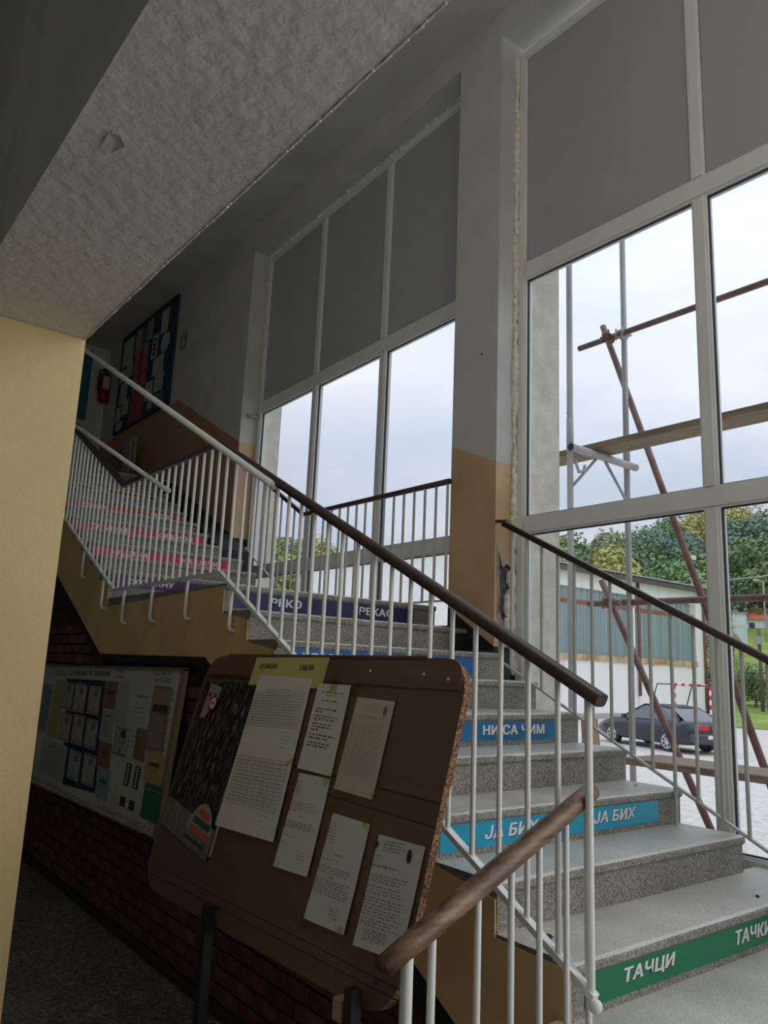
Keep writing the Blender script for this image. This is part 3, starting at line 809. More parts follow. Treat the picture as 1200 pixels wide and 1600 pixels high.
def sheet(base, quad, mt, label, z=0.003, name='notice_sheet', cat='paper', group=None, curl=0.004, seed=0, n=5):
    """a sheet of paper on a board: quad = TL, TR, BL, BR in board coordinates; local frame at its lower left corner, u along the bottom, v up"""
    TL, TR_, BL, BR_ = [Vector((p_[0], p_[1])) for p_ in quad]
    u = (BR_ - BL); wd = u.length; v_ = (TL - BL); ht = v_.length
    ang = math.atan2(u.y, u.x)
    mw = base @ Matrix.Translation((BL.x, BL.y, z)) @ Matrix.Rotation(ang, 4, 'Z')
    inv2 = Matrix.Rotation(-ang, 2)
    rg = random.Random(seed + int(abs(BL.x) * 1000))
    m = MB(); cz = [[0.0] * (n + 1) for _ in range(n + 1)]
    for j in range(n + 1):
        for i in range(n + 1):
            s1, t1_ = i / n, j / n
            p_ = (BL * (1 - s1) + BR_ * s1) * (1 - t1_) + (TL * (1 - s1) + TR_ * s1) * t1_
            l = inv2 @ (p_ - BL)
            zz = curl * (math.sin(s1 * 3.1) * 0.4 + (1 - t1_) ** 2 * rg.uniform(0.5, 1.0)); cz[j][i] = zz
            m.v.append((l.x, l.y, zz))
    for j in range(n):
        for i in range(n):
            a = j * (n + 1) + i; m.face((a, a + 1, a + n + 2, a + n + 1), 0, True)
    o = m.build(name, mt); o.matrix_world = mw; tag(o, label, cat, group)
    def lift(x, y):
        s1 = min(max(x / wd, 0), 0.999) * n; t1_ = min(max(y / ht, 0), 0.999) * n
        i, j = int(s1), int(t1_); a, c = s1 - i, t1_ - j
        return (cz[j][i] * (1 - a) + cz[j][i + 1] * a) * (1 - c) + (cz[j + 1][i] * (1 - a) + cz[j + 1][i + 1] * a) * c + 0.0012
    return o, wd, ht, lift


def print_words(parent, wd, ht, lift, lines, ink='ink', seed=1, name='print', shear=0.0):
    """lines: (y0 fraction from the bottom, x0, x1, line height m, fill) -> word marks"""
    rg = random.Random(seed); m = MB()
    for (fy, xa, xb, h, den) in lines:
        x = xa * wd; y = fy * ht
        while x < xb * wd - 0.004:
            l = rg.uniform(0.010, 0.030); l = min(l, xb * wd - x)
            for piece in range(max(1, int(l / 0.0045))):
                px_ = x + piece * 0.0045
                hh = h * rg.choice((0.7, 0.7, 1.0))
                xx = px_ + shear * (y); m.add([(xx, y, lift(xx, y)), (xx + 0.0034, y, lift(xx, y)), (xx + 0.0034, y + hh, lift(xx, y)), (xx, y + hh, lift(xx, y))], [(0, 1, 2, 3)])
            x += l + 0.005 / max(den, 0.3)
    return m.build(name, M[ink], parent, kind='stuff')


def para(y0, y1, n, xa, xb, h=0.0030, den=1.0, rag=0.2, seed=0):
    rg = random.Random(seed + n); return [(y0 + (y1 - y0) * i / max(1, n - 1), xa, xb - rg.uniform(0, rag) * (xb - xa) * (1 if rg.random() < .35 else .2), h, den) for i in range(n)]


def tape(parent, x, y, wd, ht, ang=0.0, z=0.004):
    m = MB(); c, s_ = math.cos(ang), math.sin(ang)
    m.add([(x + c * a - s_ * e, y + s_ * a + c * e, z) for a, e in ((-wd / 2, -ht / 2), (wd / 2, -ht / 2), (wd / 2, ht / 2), (-wd / 2, ht / 2))], [(0, 1, 2, 3)])
    return m.build('tape', M['tape'], parent)


# yellow title slips
for (xa, xb, t, ta, tb, lb) in ((-1.245, -0.975, 'ОГЛАСНА', -1.19, -1.055, 'yellow paper slip reading ОГЛАСНА above the large sheet with tables'),
                                (-0.975, -0.702, 'ТАБЛА', -0.885, -0.785, 'yellow paper slip reading ТАБЛА above the bold notice')):
    o, wd, ht, lf = sheet(BF, [(xa, 0.908 + (xa + 1.245) * 0.016), (xb, 0.908 + (xb + 1.245) * 0.016), (xa - 0.006, 0.79), (xb - 0.006, 0.80)], M['yellow_paper'], lb, 0.0050, curl=0.001, cat='paper slip', name='title_slip')
    lettering(o, [(t, ta - xa + 0.006, 0.068, 0.021, tb - ta, 0.1, 0.0007, 0.0032, 0)], mats=[M['ink_dark']])
# rain poster
M['rain'] = mat('rain_photo', (0.014, 0.014, 0.014), 0.35, col2=(0.30, 0.28, 0.24), vscale=50, stretch=(2.2, 0.30, 1), lo=0.53, hi=0.72, detail=2.5)
po, wd, ht, lf = sheet(BF, [(-1.655, 0.79), (-1.19, 0.80), (-1.672, 0.163), (-1.187, 0.103)], M['rain'], 'dark poster of falling rain with a red emblem in its corner', 0.0035, 'poster', 'poster', curl=0.003)
m = MB(); z = 0.0075
m.add([(0.017, ht - 0.16, z), (0.06, ht - 0.15, z), (0.13, ht - 0.05, z), (0.13, ht - 0.001, z), (0.017, ht - 0.001, z)], [(0, 1, 2, 3, 4)]); m.build('pale_corner', flat('fogged_print', (0.33, 0.30, 0.25)), po)
m = MB(); bl = []
for i in range(24): t = 2 * math.pi * i / 24; r_ = 0.036 + 0.006 * math.sin(5 * t); bl.append((0.095 + r_ * math.cos(t), ht - 0.075 + r_ * math.sin(t)))
m.prism(bl, z, z + 0.0006, 'Z')
m.prism([(0.04 + 0.018 * math.cos(i * .6) , ht - 0.05 + 0.012 * math.sin(i * .6)) for i in range(10)], z, z + 0.0006, 'Z'); m.build('red_emblem', flat('emblem_red', (0.33, 0.03, 0.02)), po)
m = MB(); m.prism([(0.097 + 0.024 * math.cos(i * .3927), ht - 0.078 + 0.024 * math.sin(i * .3927)) for i in range(16)], z + 0.0007, z + 0.0012, 'Z'); m.build('white_disc', M['white_ink'], po)
m = MB(); m.quad(0.083, 0.111, ht - 0.082, ht - 0.074, z + 0.0018); m.quad(0.093, 0.101, ht - 0.092, ht - 0.064, z + 0.0018); m.build('red_cross', flat('emblem_dark', (0.12, 0.015, 0.012)), po)
m = MB(); m.add([(0.0, 0.004, z), (wd, 0.0, z), (wd, 0.115, z), (0.0, 0.118, z)], [(0, 1, 2, 3)])
M['wet'] = mat('wet_ground_photo', (0.09, 0.085, 0.08), 0.4, col2=(0.30, 0.27, 0.25), vscale=40, stretch=(3, .3, 1), lo=.3, hi=.7); m.build('ground_strip', M['wet'], po)
m = MB(); m.prism([(0.355 + 0.108 * math.cos(i * math.pi / 14), 0.055 + 0.125 * math.sin(i * math.pi / 14)) for i in range(15)], z + 0.0005, z + 0.001, 'Z'); m.build('white_arch', flat('arch_grey', (0.36, 0.34, 0.31)), po)
for row, (y, c, xa, xb) in enumerate(((0.128, 'poster_red', 0.315, 0.41), (0.093, 'ink_dark', 0.285, 0.43), (0.057, 'poster_red', 0.27, 0.45), (0.025, 'ink_dark', 0.26, 0.44))):
    flat('poster_red', (0.55, 0.10, 0.05)); m = MB(); x = xa; hh = 0.026 if row < 3 else 0.012
    while x < xb: wl = R.uniform(0.008, 0.013); m.quad(x, x + wl, y, y + hh, z + 0.0018); x += wl + 0.003
    m.build('slogan', M[c], po, kind='stuff')
tape(po, 0.005, ht * 0.4, 0.02, 0.05); tape(po, wd - 0.01, 0.02, 0.04, 0.02, 0.3, 0.009)
o, wd, ht, lf = sheet(BF, [(-1.20, 0.50), (-1.165, 0.50), (-1.197, 0.125), (-1.172, 0.125)], M['paper'], 'narrow white paper edge showing beside the rain poster', 0.003, curl=0.0)
# the notices
q_ = [(-1.178, 0.836), (-0.781, 0.834), (-1.192, 0.238), (-0.758, 0.256)]
o, wd, ht, lf = sheet(BF, q_, M['paper'], 'large white sheet with two printed tables on the notice board', 0.0062, curl=0.006)
print_words(o, wd, ht, lf, [(0.885, 0.30, 0.72, 0.006, 1)] + para(0.855, 0.66, 15, 0.09, 0.92, 0.0026) + para(0.62, 0.53, 5, 0.76, 0.87, 0.003) + para(0.43, 0.17, 17, 0.10, 0.92, 0.0026) + para(0.12, 0.06, 3, 0.72, 0.84, 0.003), 'ink_pale', 4)
m = MB()
for fa, fb, rows, cols in ((0.65, 0.872, 12, 2), (0.155, 0.45, 13, 8)):
    for i in range(rows + 1):
        y = ht * (fa + (fb - fa) * i / rows); 
        for s_ in range(8):
            xa, xb = wd * (0.08 + 0.86 * s_ / 8), wd * (0.08 + 0.86 * (s_ + 1) / 8)
            m.add([(xa, y, lf(xa, y) + .0003), (xb, y, lf(xb, y) + .0003), (xb, y + .0012, lf(xb, y) + .0003), (xa, y + .0012, lf(xa, y) + .0003)], [(0, 1, 2, 3)])
    for c in range(cols + 1):
        x = wd * (0.08 + 0.86 * (c / cols if cols > 2 else (0, 0.09, 1)[c]))
        for s_ in range(6):
            ya, yb = ht * (fa + (fb - fa) * s_ / 6), ht * (fa + (fb - fa) * (s_ + 1) / 6)
            m.add([(x, ya, lf(x, ya) + .0003), (x + .0012, ya, lf(x, ya) + .0003), (x + .0012, yb, lf(x, yb) + .0003), (x, yb, lf(x, yb) + .0003)], [(0, 1, 2, 3)])
m.build('table_lines', M['ink'], o, kind='stuff'); tape(o, wd - 0.01, ht * .45, 0.05, 0.02, 0.4, 0.008)
o, wd, ht, lf = sheet(BF, [(-0.733, 0.818), (-0.529, 0.820), (-0.728, 0.513), (-0.515, 0.510)], M['paper'], 'white notice with bold lines taped below the yellow slips', 0.0056, curl=0.004)
print_words(o, wd, ht, lf, [(0.90, 0.14, 0.80, 0.0042, 1), (0.865, 0.30, 0.62, 0.0042, 1), (0.80, 0.2, 0.72, 0.0050, 1)] + [(f, 0.10, e, 0.0055, 1) for f, e in ((.70, .74), (.665, .35), (.615, .82), (.58, .72), (.525, .7), (.49, .66), (.455, .32), (.40, .84), (.36, .66), (.31, .76), (.275, .7))], 'ink_dark', 9)
tape(o, 0.10, ht + 0.005, 0.045, 0.06, 0.1, 0.007)
o, wd, ht, lf = sheet(BF, [(-0.478, 0.782), (-0.272, 0.778), (-0.488, 0.476), (-0.276, 0.472)], M['paper'], 'white letter inside a clear plastic sleeve on the notice board', 0.0045, curl=0.003)
print_words(o, wd, ht, lf, [(0.93, 0.36, 0.68, 0.003, 1), (0.90, 0.30, 0.74, 0.003, 1), (0.87, 0.36, 0.66, 0.003, 1), (0.79, 0.2, 0.86, 0.005, 1)] + para(0.72, 0.18, 20, 0.08, 0.92, 0.003), 'ink_pale', 12)
m = MB(); m.prism([(0.175 + .008 * math.cos(i), ht - .035 + .016 * math.sin(i)) for i in range(6)], .004, .0045, 'Z'); m.build('crest', M['ink'], o)
m = MB(); m.add([(-0.028, -0.012, 0.006), (wd + 0.008, -0.006, 0.009), (wd + 0.008, ht + 0.014, 0.006), (-0.028, ht + 0.018, 0.006)], [(0, 1, 2, 3)]); m.build('plastic_sleeve', M['plastic'], o)
m = MB()
for i in range(11): m.prism([(-0.016 + .0035 * math.cos(t * .785), ht * (0.04 + i * 0.088) + .0045 * math.sin(t * .785)) for t in range(8)], .0068, .0072, 'Z')
m.build('punch_holes', M['ink_dark'], o, kind='stuff')
tape(o, -0.005, ht + 0.03, 0.02, 0.07, -0.5, 0.008); tape(o, wd + .015, .03, .02, .06, -.5, .01)
o, wd, ht, lf = sheet(BF, [(-0.712, 0.499), (-0.519, 0.503), (-0.726, 0.186), (-0.514, 0.196)], M['paper'], 'white letter taped directly under the bold notice', 0.0048, curl=0.006)
print_words(o, wd, ht, lf, para(0.90, 0.76, 6, 0.10, 0.34, 0.003) + para(0.68, 0.60, 4, 0.08, 0.92, 0.003) + [(0.545, 0.42, 0.56, 0.003, 1)] + para(0.48, 0.42, 4, 0.08, 0.92, 0.003) + [(0.33, 0.1, 0.5, 0.003, 1), (0.26, 0.1, 0.28, 0.003, 1)] + para(0.20, 0.10, 4, 0.62, 0.84, 0.003), 'ink', 17)
tape(o, wd, ht - .01, .04, .03, .6, .008); tape(o, .0, .02, .03, .02, .5, .01)
o, wd, ht, lf = sheet(BF, [(-0.463, 0.404), (-0.264, 0.402), (-0.480, 0.084), (-0.268, 0.091)], M['paper'], 'white letter in the lower row of the notice board, left of the crested one', 0.0044, curl=0.007)
print_words(o, wd, ht, lf, para(0.90, 0.72, 7, 0.08, 0.36, 0.003) + [(0.62, 0.42, 0.62, 0.004, 1), (0.565, 0.12, 0.55, 0.003, .6)] + para(0.50, 0.45, 3, 0.07, 0.93, 0.003) + [(0.415, 0.40, 0.54, 0.003, 1)] + para(0.38, 0.26, 6, 0.06, 0.93, 0.003) + para(0.17, 0.09, 4, 0.58, 0.80, 0.003), 'ink', 21)
tape(o, 0.03, ht + .01, .03, .04, .1, .006); tape(o, wd, ht, .025, .05, -.2, .006); tape(o, .0, -.01, .025, .05, -.2, .012); tape(o, wd - .02, -.01, .025, .06, -.2, .012)
o, wd, ht, lf = sheet(BF, [(-0.212, 0.383), (-0.004, 0.387), (-0.220, 0.079), (-0.012, 0.094)], M['paper'], 'white letter with a crest and black stamp at the lower corner of the notice board', 0.0044, curl=0.006)
print_words(o, wd, ht, lf, [(.94 - .028 * i, .30, .76 - .03 * (i % 2), .0035, 1.2) for i in range(4)] + para(0.80, 0.77, 2, 0.06, 0.3, 0.003) + [(0.71, 0.12, 0.70, 0.005, 1)] + sum([para(a, a - .055, 3, .07, .93, .0031, 1, .3, i) for i, a in enumerate((.63, .53, .43, .34, .25))], []) + para(.16, .08, 5, .2, .7, .003), 'ink', 25)
m = MB(); m.prism([(0.182 + .010 * math.cos(i * .6), ht - .045 + .019 * math.sin(i * .6)) for i in range(10)], .0045, .005, 'Z'); m.prism([(0.032 + .007 * math.cos(i), ht - .03 + .012 * math.sin(i)) for i in range(6)], .0045, .005, 'Z'); m.build('crest', M['ink_dark'], o, kind='stuff')

# ------------------------------------------------------------------ ornament-bordered board on the brick wall
TL2 = 0.088
OO = Vector((2.012, 4.44, -0.053))
OF = frame(OO, (0, -1, 0), (math.sin(TL2), 0, math.cos(TL2)))
M['orn_paper'] = mat('border_paper', (0.60, 0.60, 0.55), 0.75, var=0.05, vscale=6)
ob_ = thing('display_board', 'pale display board with inked ornament border on the dark brick wall', 'display board', OF)
m = MB(); m.prism([(-3.0, -0.045), (0.0, 0.0), (0.0, -0.955), (-3.0, -1.0)], -0.03, 0.0, 'Z'); m.build('backing', flat('board_wood', (0.30, 0.23, 0.15)), ob_)
m = MB(); m.prism([(-2.95, -0.05), (-0.055, -0.004), (-0.055, -0.945), (-2.95, -0.985)], 0.0, 0.0015, 'Z'); m.build('border_sheet', M['orn_paper'], ob_)
m = MB(); m.prism([(-3.0, -0.04), (0.0, 0.006), (0.0, -0.010), (-3.0, -0.056)], -0.03, 0.012, 'Z'); m.build('top_batten', flat('dull_wood', (0.24, 0.15, 0.10)), ob_)
def ornament(parent, x0, x1, y0, y1, z, seed, mt, cell=0.045):
    """scrolling ink motif: small rings and lozenges"""
    rg = random.Random(seed); m = MB(); nx = max(1, int((x1 - x0) / cell)); ny = max(1, int((y1 - y0) / cell))
    for i in range(nx):
        for j in range(ny):
            cx = x0 + (i + .5) * (x1 - x0) / nx; cy = y0 + (j + .5) * (y1 - y0) / ny; r_ = cell * 0.42; k = 8; ph = rg.uniform(0, 1)
            for t in range(k):
                if rg.random() < .2: continue
                a, e = 2 * math.pi * (t + ph) / k, 2 * math.pi * (t + ph + .8) / k
                m.add([(cx + r_ * math.cos(a), cy + r_ * math.sin(a), z), (cx + r_ * math.cos(e), cy + r_ * math.sin(e), z), (cx + r_ * .60 * math.cos(e), cy + r_ * .60 * math.sin(e), z), (cx + r_ * .60 * math.cos(a), cy + r_ * .60 * math.sin(a), z)], [(0, 1, 2, 3)])
            m.add([(cx - r_ * .3, cy, z), (cx, cy - r_ * .3, z), (cx + r_ * .3, cy, z), (cx, cy + r_ * .3, z)], [(0, 1, 2, 3)])
    return m.build('ornament', mt, parent, kind='stuff')
ornament(ob_, -0.145, -0.065, -0.94, -0.13, 0.0022, 1, flat('ornament_ink', (0.05, 0.07, 0.07)), 0.04)
ornament(ob_, -0.42, -0.16, -0.095, -0.015, 0.0022, 2, M['ornament_ink'], 0.04)
ornament(ob_, -2.60, -1.10, -0.985, -0.905, 0.0022, 3, M['ornament_ink'], 0.042)
ornament(ob_, -1.06, -0.16, -0.955, -0.895, 0.0022, 4, flat('ornament_red', (0.20, 0.05, 0.04)), 0.045)
def osheet(x0, x1, y1, y0, mt, label, z=0.004, edge=None, dx=0.0, kind='diploma', ink='ink', seed=1, cat='certificate', head=True):
    q2 = [(x0 - dx, y1), (x1 - dx, y1), (x0, y0), (x1, y0)]
    o, wd, ht, lf = sheet(OF, q2, mt, label, z, 'certificate' if cat == 'certificate' else 'paper_sheet', cat, curl=0.002, n=3)
    if edge:
        m = MB(); e = 0.012; t = 0.005; zz = 0.0045
        for (a, c, d_, f_) in ((e, wd - e, e, e + t), (e, wd - e, ht - e - t, ht - e), (e, e + t, e, ht - e), (wd - e - t, wd - e, e, ht - e)): m.quad(a, c, d_, f_, zz)
        m.build('ruled_border', edge, o)
    if kind == 'diploma':
        print_words(o, wd, ht, lf, [(.86, .35, .65, .005, 1), (.62, .28, .74, .014, 1), (.52, .2, .8, .004, 1), (.45, .2, .8, .004, 1), (.38, .3, .7, .004, 1)], ink, seed)
        m = MB(); m.prism([(wd * .5 + .045 * math.cos(i * .4), ht * .76 + .022 * math.sin(i * .4)) for i in range(16)], .004, .0044, 'Z')
        m.quad(wd * .46, wd * .54, ht * .12, ht * .26, .0048); m.build('seal_mark', M[ink], o)
    elif kind == 'text':
        print_words(o, wd, ht, lf, [(.8, .2, .8, .016, 1)] * (1 if head else 0) + para(.66, .15, 9, .12, .88, .004), ink, seed)
    elif kind == 'head':
        print_words(o, wd, ht, lf, [(.52, .2, .8, .030, 1.4), (.40, .3, .7, .006, 1)], ink, seed)
    return o, wd, ht
M['cream'] = mat('cream_paper', (0.52, 0.46, 0.37), 0.7, var=0.04, vscale=6); M['dkpaper'] = mat('navy_backing', (0.02, 0.035, 0.075), 0.7, var=0.1, vscale=6)
M['greyp'] = mat('grey_green_paper', (0.44, 0.47, 0.45), 0.7, var=0.05, vscale=6); M['brownp'] = mat('tan_paper', (0.40, 0.29, 0.22), 0.7, var=0.05, vscale=6)
M['orangep'] = mat('orange_brown_paper', (0.30, 0.16, 0.11), 0.7, var=0.05, vscale=6); M['bluep'] = mat('dull_blue_paper', (0.26, 0.36, 0.40), 0.7, var=0.05, vscale=6)
M['greenp'] = mat('green_paper', (0.02, 0.16, 0.10), 0.6, var=0.05, vscale=6); M['yellp'] = mat('yellow_card', (0.46, 0.42, 0.15), 0.7, var=0.05, vscale=6)
# navy backing under the certificates
o, wd, ht, lf = sheet(OF, [(-2.20, -0.135), (-1.30, -0.12), (-1.78, -0.895), (-1.075, -0.86)], M['dkpaper'], 'navy backing paper behind the certificates on the display board', 0.0022, 'backing_paper', 'paper', curl=0, n=2)
certs = [(-2.20, -1.93, -.165, -.372, 'greyp', 'top row, first with a small figure'), (-1.90, -1.62, -.160, -.372, 'cream', 'top row, second, warm pink tone'), (-1.56, -1.30, -.166, -.365, 'cream', 'top row, third, beside the orange cover'),
         (-2.12, -1.83, -.398, -.602, 'cream', 'second row, first, with hanging cord'), (-1.79, -1.53, -.390, -.596, 'cream', 'second row, middle'), (-1.48, -1.23, -.398, -.596, 'greyp', 'second row, third'),
         (-1.72, -1.45, -.640, -.836, 'greyp', 'bottom row, first'), (-1.39, -1.13, -.632, -.832, 'greyp', 'bottom row, second')]
for i, (a, c, t, l, mt, lb) in enumerate(certs): osheet(a, c, t, l, M[mt], 'framed-looking certificate on navy paper, ' + lb, 0.0045, M['ink_dark'], 0.04, seed=30 + i)
osheet(-1.26, -1.005, -.12, -.305, M['orangep'], 'orange brown cover sheet, upper one of the pair', .004, None, .03, 'head', 'ink_dark', 51, 'paper')
osheet(-1.20, -0.955, -.322, -.518, M['greyp'], 'white sheet with ink drawings between the two orange covers', .004, None, .03, 'text', 'ink_dark', 52, 'paper')
osheet(-1.145, -0.895, -.525, -.688, M['orangep'], 'orange brown cover sheet, lower one of the pair', .004, None, .03, 'head', 'ink_dark', 53, 'paper')
osheet(-1.075, -0.83, -.692, -.878, M['bluep'], 'dull blue cover sheet under the lower orange cover', .004, None, .03, 'head', 'ink_dark', 54, 'paper')
osheet(-0.975, -0.765, -.115, -.385, M['greyp'], 'grey sheet with faint print at the top centre of the display board', .0035, None, .03, 'text', 'ink_pale', 55, 'paper')
osheet(-0.895, -0.635, -.40, -.585, M['greyp'], 'grey certificate with a scalloped ink edge in the board centre', .0035, M['ink_dark'], .03, 'diploma', 'ink_dark', 56)
osheet(-0.70, -0.40, -.108, -.577, M['orn_paper'], 'tall white sheet of small ink drawings beside the tan diploma', .003, None, .06, 'text', 'ink_dark', 57, 'paper')
osheet(-0.53, -0.35, -.387, -.573, M['orangep'], 'small tan card pinned over the tall white drawing sheet', .005, None, .02, None, 'ink', 58, 'paper')
o, wd, ht = osheet(-0.375, -0.105, -.11, -.495, M['brownp'], 'tan diploma with a dark picture band, at the upper corner', .0035, M['board_edge'], .03, 'text', 'ink', 59, head=False)
m = MB(); m.quad(.03, wd - .03, ht * .58, ht * .70, .0056); m.build('picture_band', M['handrail'], o)
osheet(-0.315, -0.045, -.50, -.674, M['yellp'], 'yellow printed card above the green sheet', .0036, None, .01, 'head', 'ink_dark', 60, 'paper')
o, wd, ht = osheet(-0.265, -0.012, -.680, -.875, M['greenp'], 'dark green sheet at the lower corner of the display board', .0036, None, .01, None, 'ink', 61, 'paper')
m = MB(); m.quad(0, wd, ht * .84, ht * .86, .004); m.build('pale_line', M['ink_pale'], o)
o, wd, ht = osheet(-0.815, -0.285, -.595, -.875, M['orn_paper'], 'wide white sheet with two black woodcut prints', .0032, None, .04, None, 'ink', 62, 'paper')
for xa in (.21, .36):
    m = MB()
    for i in range(2): y0, y1 = ((.48, .95), (.04, .24))[i]; m.quad(xa, xa + .085, ht * y0, ht * y1, .0044)
    m.build('woodcut', M['ink_dark'], o, kind='stuff')
    m = MB()
    for t in range(7): m.prism([(xa + .042 + .022 * math.cos(i), ht * (.53 + t * .062) + .007 * math.sin(i)) for i in range(6)], .0046, .005, 'Z')
    m.build('woodcut_figure', M['orn_paper'], o)
osheet(-2.43, -1.78, -.63, -.885, M['greyp'], 'wide grey sheet with a small flower drawing beside the navy backing', .003, None, .05, 'text', 'ink', 63, 'paper')
osheet(-2.42, -2.16, -.15, -.6, M['yellp'], 'dull yellow sheet half behind the first certificate', .0026, None, .06, None, 'ink', 64, 'paper')
osheet(-2.72, -2.46, -.2, -.58, M['bluep'], 'bluish sheet beside the ochre column on the display board', .003, None, .06, 'text', 'ink_dark', 65, 'paper')
o, wd, ht, lf = sheet(OF, [(-2.70, -0.052), (-0.838, -0.022), (-2.64, -0.142), (-0.842, -0.102)], M['orn_paper'], 'long white title strip with red rosettes along the display board top', .0036, 'title_strip', 'paper', curl=0, n=4)
ornament(o, .46, .60, .006, .078, .0034, 7, M['ornament_red'], .034); ornament(o, 1.52, 1.70, .008, .085, .0034, 8, flat('rosette_red', (0.36, 0.06, 0.05)), .034); ornament(o, .1, .42, .01, .07, .0034, 9, M['ornament_ink'], .03)
m = MB(); x = .64
while x < 1.42:
    if not (0.92 < x < .96 or 1.03 < x < 1.07): m.quad(x, x + .018, .022, .064, .0034); m.quad(x - .006, x + .026, .04, .046, .0034)
    x += .042
m.build('title_lettering', M['ornament_ink'], o, kind='stuff')

# ------------------------------------------------------------------ upstairs: blue board, radiator, extinguisher, posters
WF = lambda y, z, off=0.0: frame((XR - off, y, z), (0, -1, 0), (0, 0, 1))
bb = thing('pin_board', 'dark blue pin board with childrens papers on the upper corridor wall', 'pin board', WF(11.23, 3.2))
m = MB(); m.box(0, 2.0, 0, 1.53, 0.0, 0.03, 0, 0.006); m.build('panel', flat('blue_felt', (0.022, 0.06, 0.12), 0.9), bb)
m = MB()
for (a, c, d_, e) in ((0, 2.0, 0, .03), (0, 2.0, 1.5, 1.53), (0, .03, 0, 1.53), (1.97, 2.0, 0, 1.53)): m.box(a, c, d_, e, .03, .038)
m.build('frame', flat('navy_frame', (0.012, 0.025, 0.05), 0.6), bb)
flat('pink_card', (0.36, 0.08, 0.14), .8); flat('pale_green_card', (0.36, 0.42, 0.33), .8); flat('teal_card', (0.04, 0.19, 0.23), .8); flat('dull_paper', (0.50, 0.53, 0.52), .8)
flat('olive_card', (0.42, 0.38, 0.2), .8)
PB = [('pink_card', .60, .87, .04, 1.20, 'tall pink strip on the blue pin board, left of its twin', 0), ('pink_card', .88, 1.13, .03, 1.18, 'tall pink strip on the blue pin board, nearer the windows', 0),
      ('olive_card', .57, .80, 1.08, 1.45, 'olive card at the top of the blue pin board beside the large drawing', 0), ('teal_card', .80, 1.0, 1.15, 1.43, 'teal card at the pin board top between two olive cards', 0), ('olive_card', 1.0, 1.22, 1.16, 1.48, 'olive card at the top of the pin board, right of the teal card', 0),
      ('dull_paper', .08, .52, 1.02, 1.44, 'large white drawing in the upper corner of the blue pin board', 1), ('dull_paper', .05, .27, .78, .98, 'small white sheet under the large drawing, outer one', 1), ('dull_paper', .30, .56, .80, 1.02, 'small white sheet under the large drawing, inner one', 1),
      ('dull_paper', .14, .44, .42, .76, 'white sheet halfway down the pin board beside the pink strips', 1), ('dull_paper', .05, .25, .18, .40, 'small sheet low on the pin board, outer of two', 1), ('dull_paper', .30, .54, .22, .46, 'small sheet low on the pin board, next to the pink strip', 1),
      ('dull_paper', .12, .36, .03, .16, 'torn white note in the bottom corner of the pin board', 1), ('dull_paper', 1.52, 1.76, 1.10, 1.44, 'tall white sheet top right on the blue pin board', 1), ('dull_paper', 1.56, 1.86, .82, 1.06, 'round cut white paper on the blue pin board', 2),
      ('dull_paper', 1.24, 1.46, .82, 1.16, 'white sheet with black figures on the blue pin board', 3), ('dull_paper', 1.36, 1.72, .52, .80, 'square white sheet below the round cut paper', 1), ('dull_paper', 1.16, 1.42, .24, .50, 'white sheet low beside the pink strips on the pin board', 1),
      ('dull_paper', 1.46, 1.78, .28, .52, 'white sheet with a dark line low on the pin board', 1), ('pale_green_card', 1.28, 1.46, .08, .24, 'small pale card near the bottom of the pin board', 1), ('teal_card', 1.52, 1.84, .05, .25, 'teal blue card in the bottom right of the pin board', 0)]
BBF = WF(11.23, 3.2, 0.032)
for i, (mt, a, c, d_, e, lb, kd) in enumerate(PB):
    if kd == 2:
        m = MB(); m.prism([((a + c) / 2 + (c - a) / 2 * math.cos(t * .4488), (d_ + e) / 2 + (e - d_) * .58 * math.sin(t * .4488)) for t in range(14)], 0.002, 0.004, 'Z')
        o = m.build('paper_cutout', M[mt]); o.matrix_world = BBF; tag(o, lb, 'paper')
    else:
        j = lambda: R.uniform(-.012, .012)
        o, wd, ht, lf = sheet(BBF, [(a + j(), e + j()), (c + j(), e + j()), (a + j(), d_ + j()), (c + j(), d_ + j())], M[mt], lb, 0.002 + 0.0007 * (i % 3) + (0.002 if kd else 0), 'paper_sheet', 'paper', curl=.003, n=3)
        if kd == 1: print_words(o, wd, ht, lf, para(.8, .2, 6, .15, .85, .008), 'ink_pale', 70 + i)
        if kd == 3:
            m = MB()
            for t in range(4): m.quad(.05, .17, ht * (.12 + .2 * t), ht * (.24 + .2 * t), .006)
            m.build('black_figures', M['ink_dark'], o)
        if mt == 'pink_card':
            m = MB()
            for t in range(3): m.quad(.04, .21, ht * (.42 + .19 * t), ht * (.58 + .19 * t), .0055)
            m.build('mounted_cards', flat('pink_pale', (0.50, 0.20, 0.25), .8), o)
sg = thing('wall_sign', 'small green pictogram plate on the upper grey wall beside the pin board', 'sign', WF(9.05, 3.88, 0.0))
m = MB(); m.box(0, .16, 0, .20, 0, .006); m.build('plate', flat('sign_green', (0.05, 0.22, 0.16)), sg)
m = MB(); m.box(.05, .11, .04, .13, .006, .008); m.ball((.08, .155, .007), .016, 8, 4, 0, (1, 1, .2)); m.build('pictogram', M['white_ink'], sg)
m = MB(); m.quad(0.01, .17, .225, .24, .002); m.quad(.02, .15, .25, .26, .002); m.build('caption', M['ink'], sg)
ra = thing('radiator', 'dull grey ribbed radiator against the brown dado upstairs', 'radiator', WF(10.12, ZU + 0.12, 0.14))
for i in range(4):
    m = MB(); m.tube([(.03 + i * .075, 0, .02), (.03 + i * .075, .66, .02)], .022, 8); m.tube([(.03 + i * .075, 0, .08), (.03 + i * .075, .66, .08)], .022, 8); m.build('column', flat('dull_radiator', (0.26, 0.25, 0.24)), ra)
for y in (.03, .6): m = MB(); m.tube([(-.02, y, .05), (.30, y, .05)], .03, 8); m.build('header_pipe', M['dull_radiator'], ra)
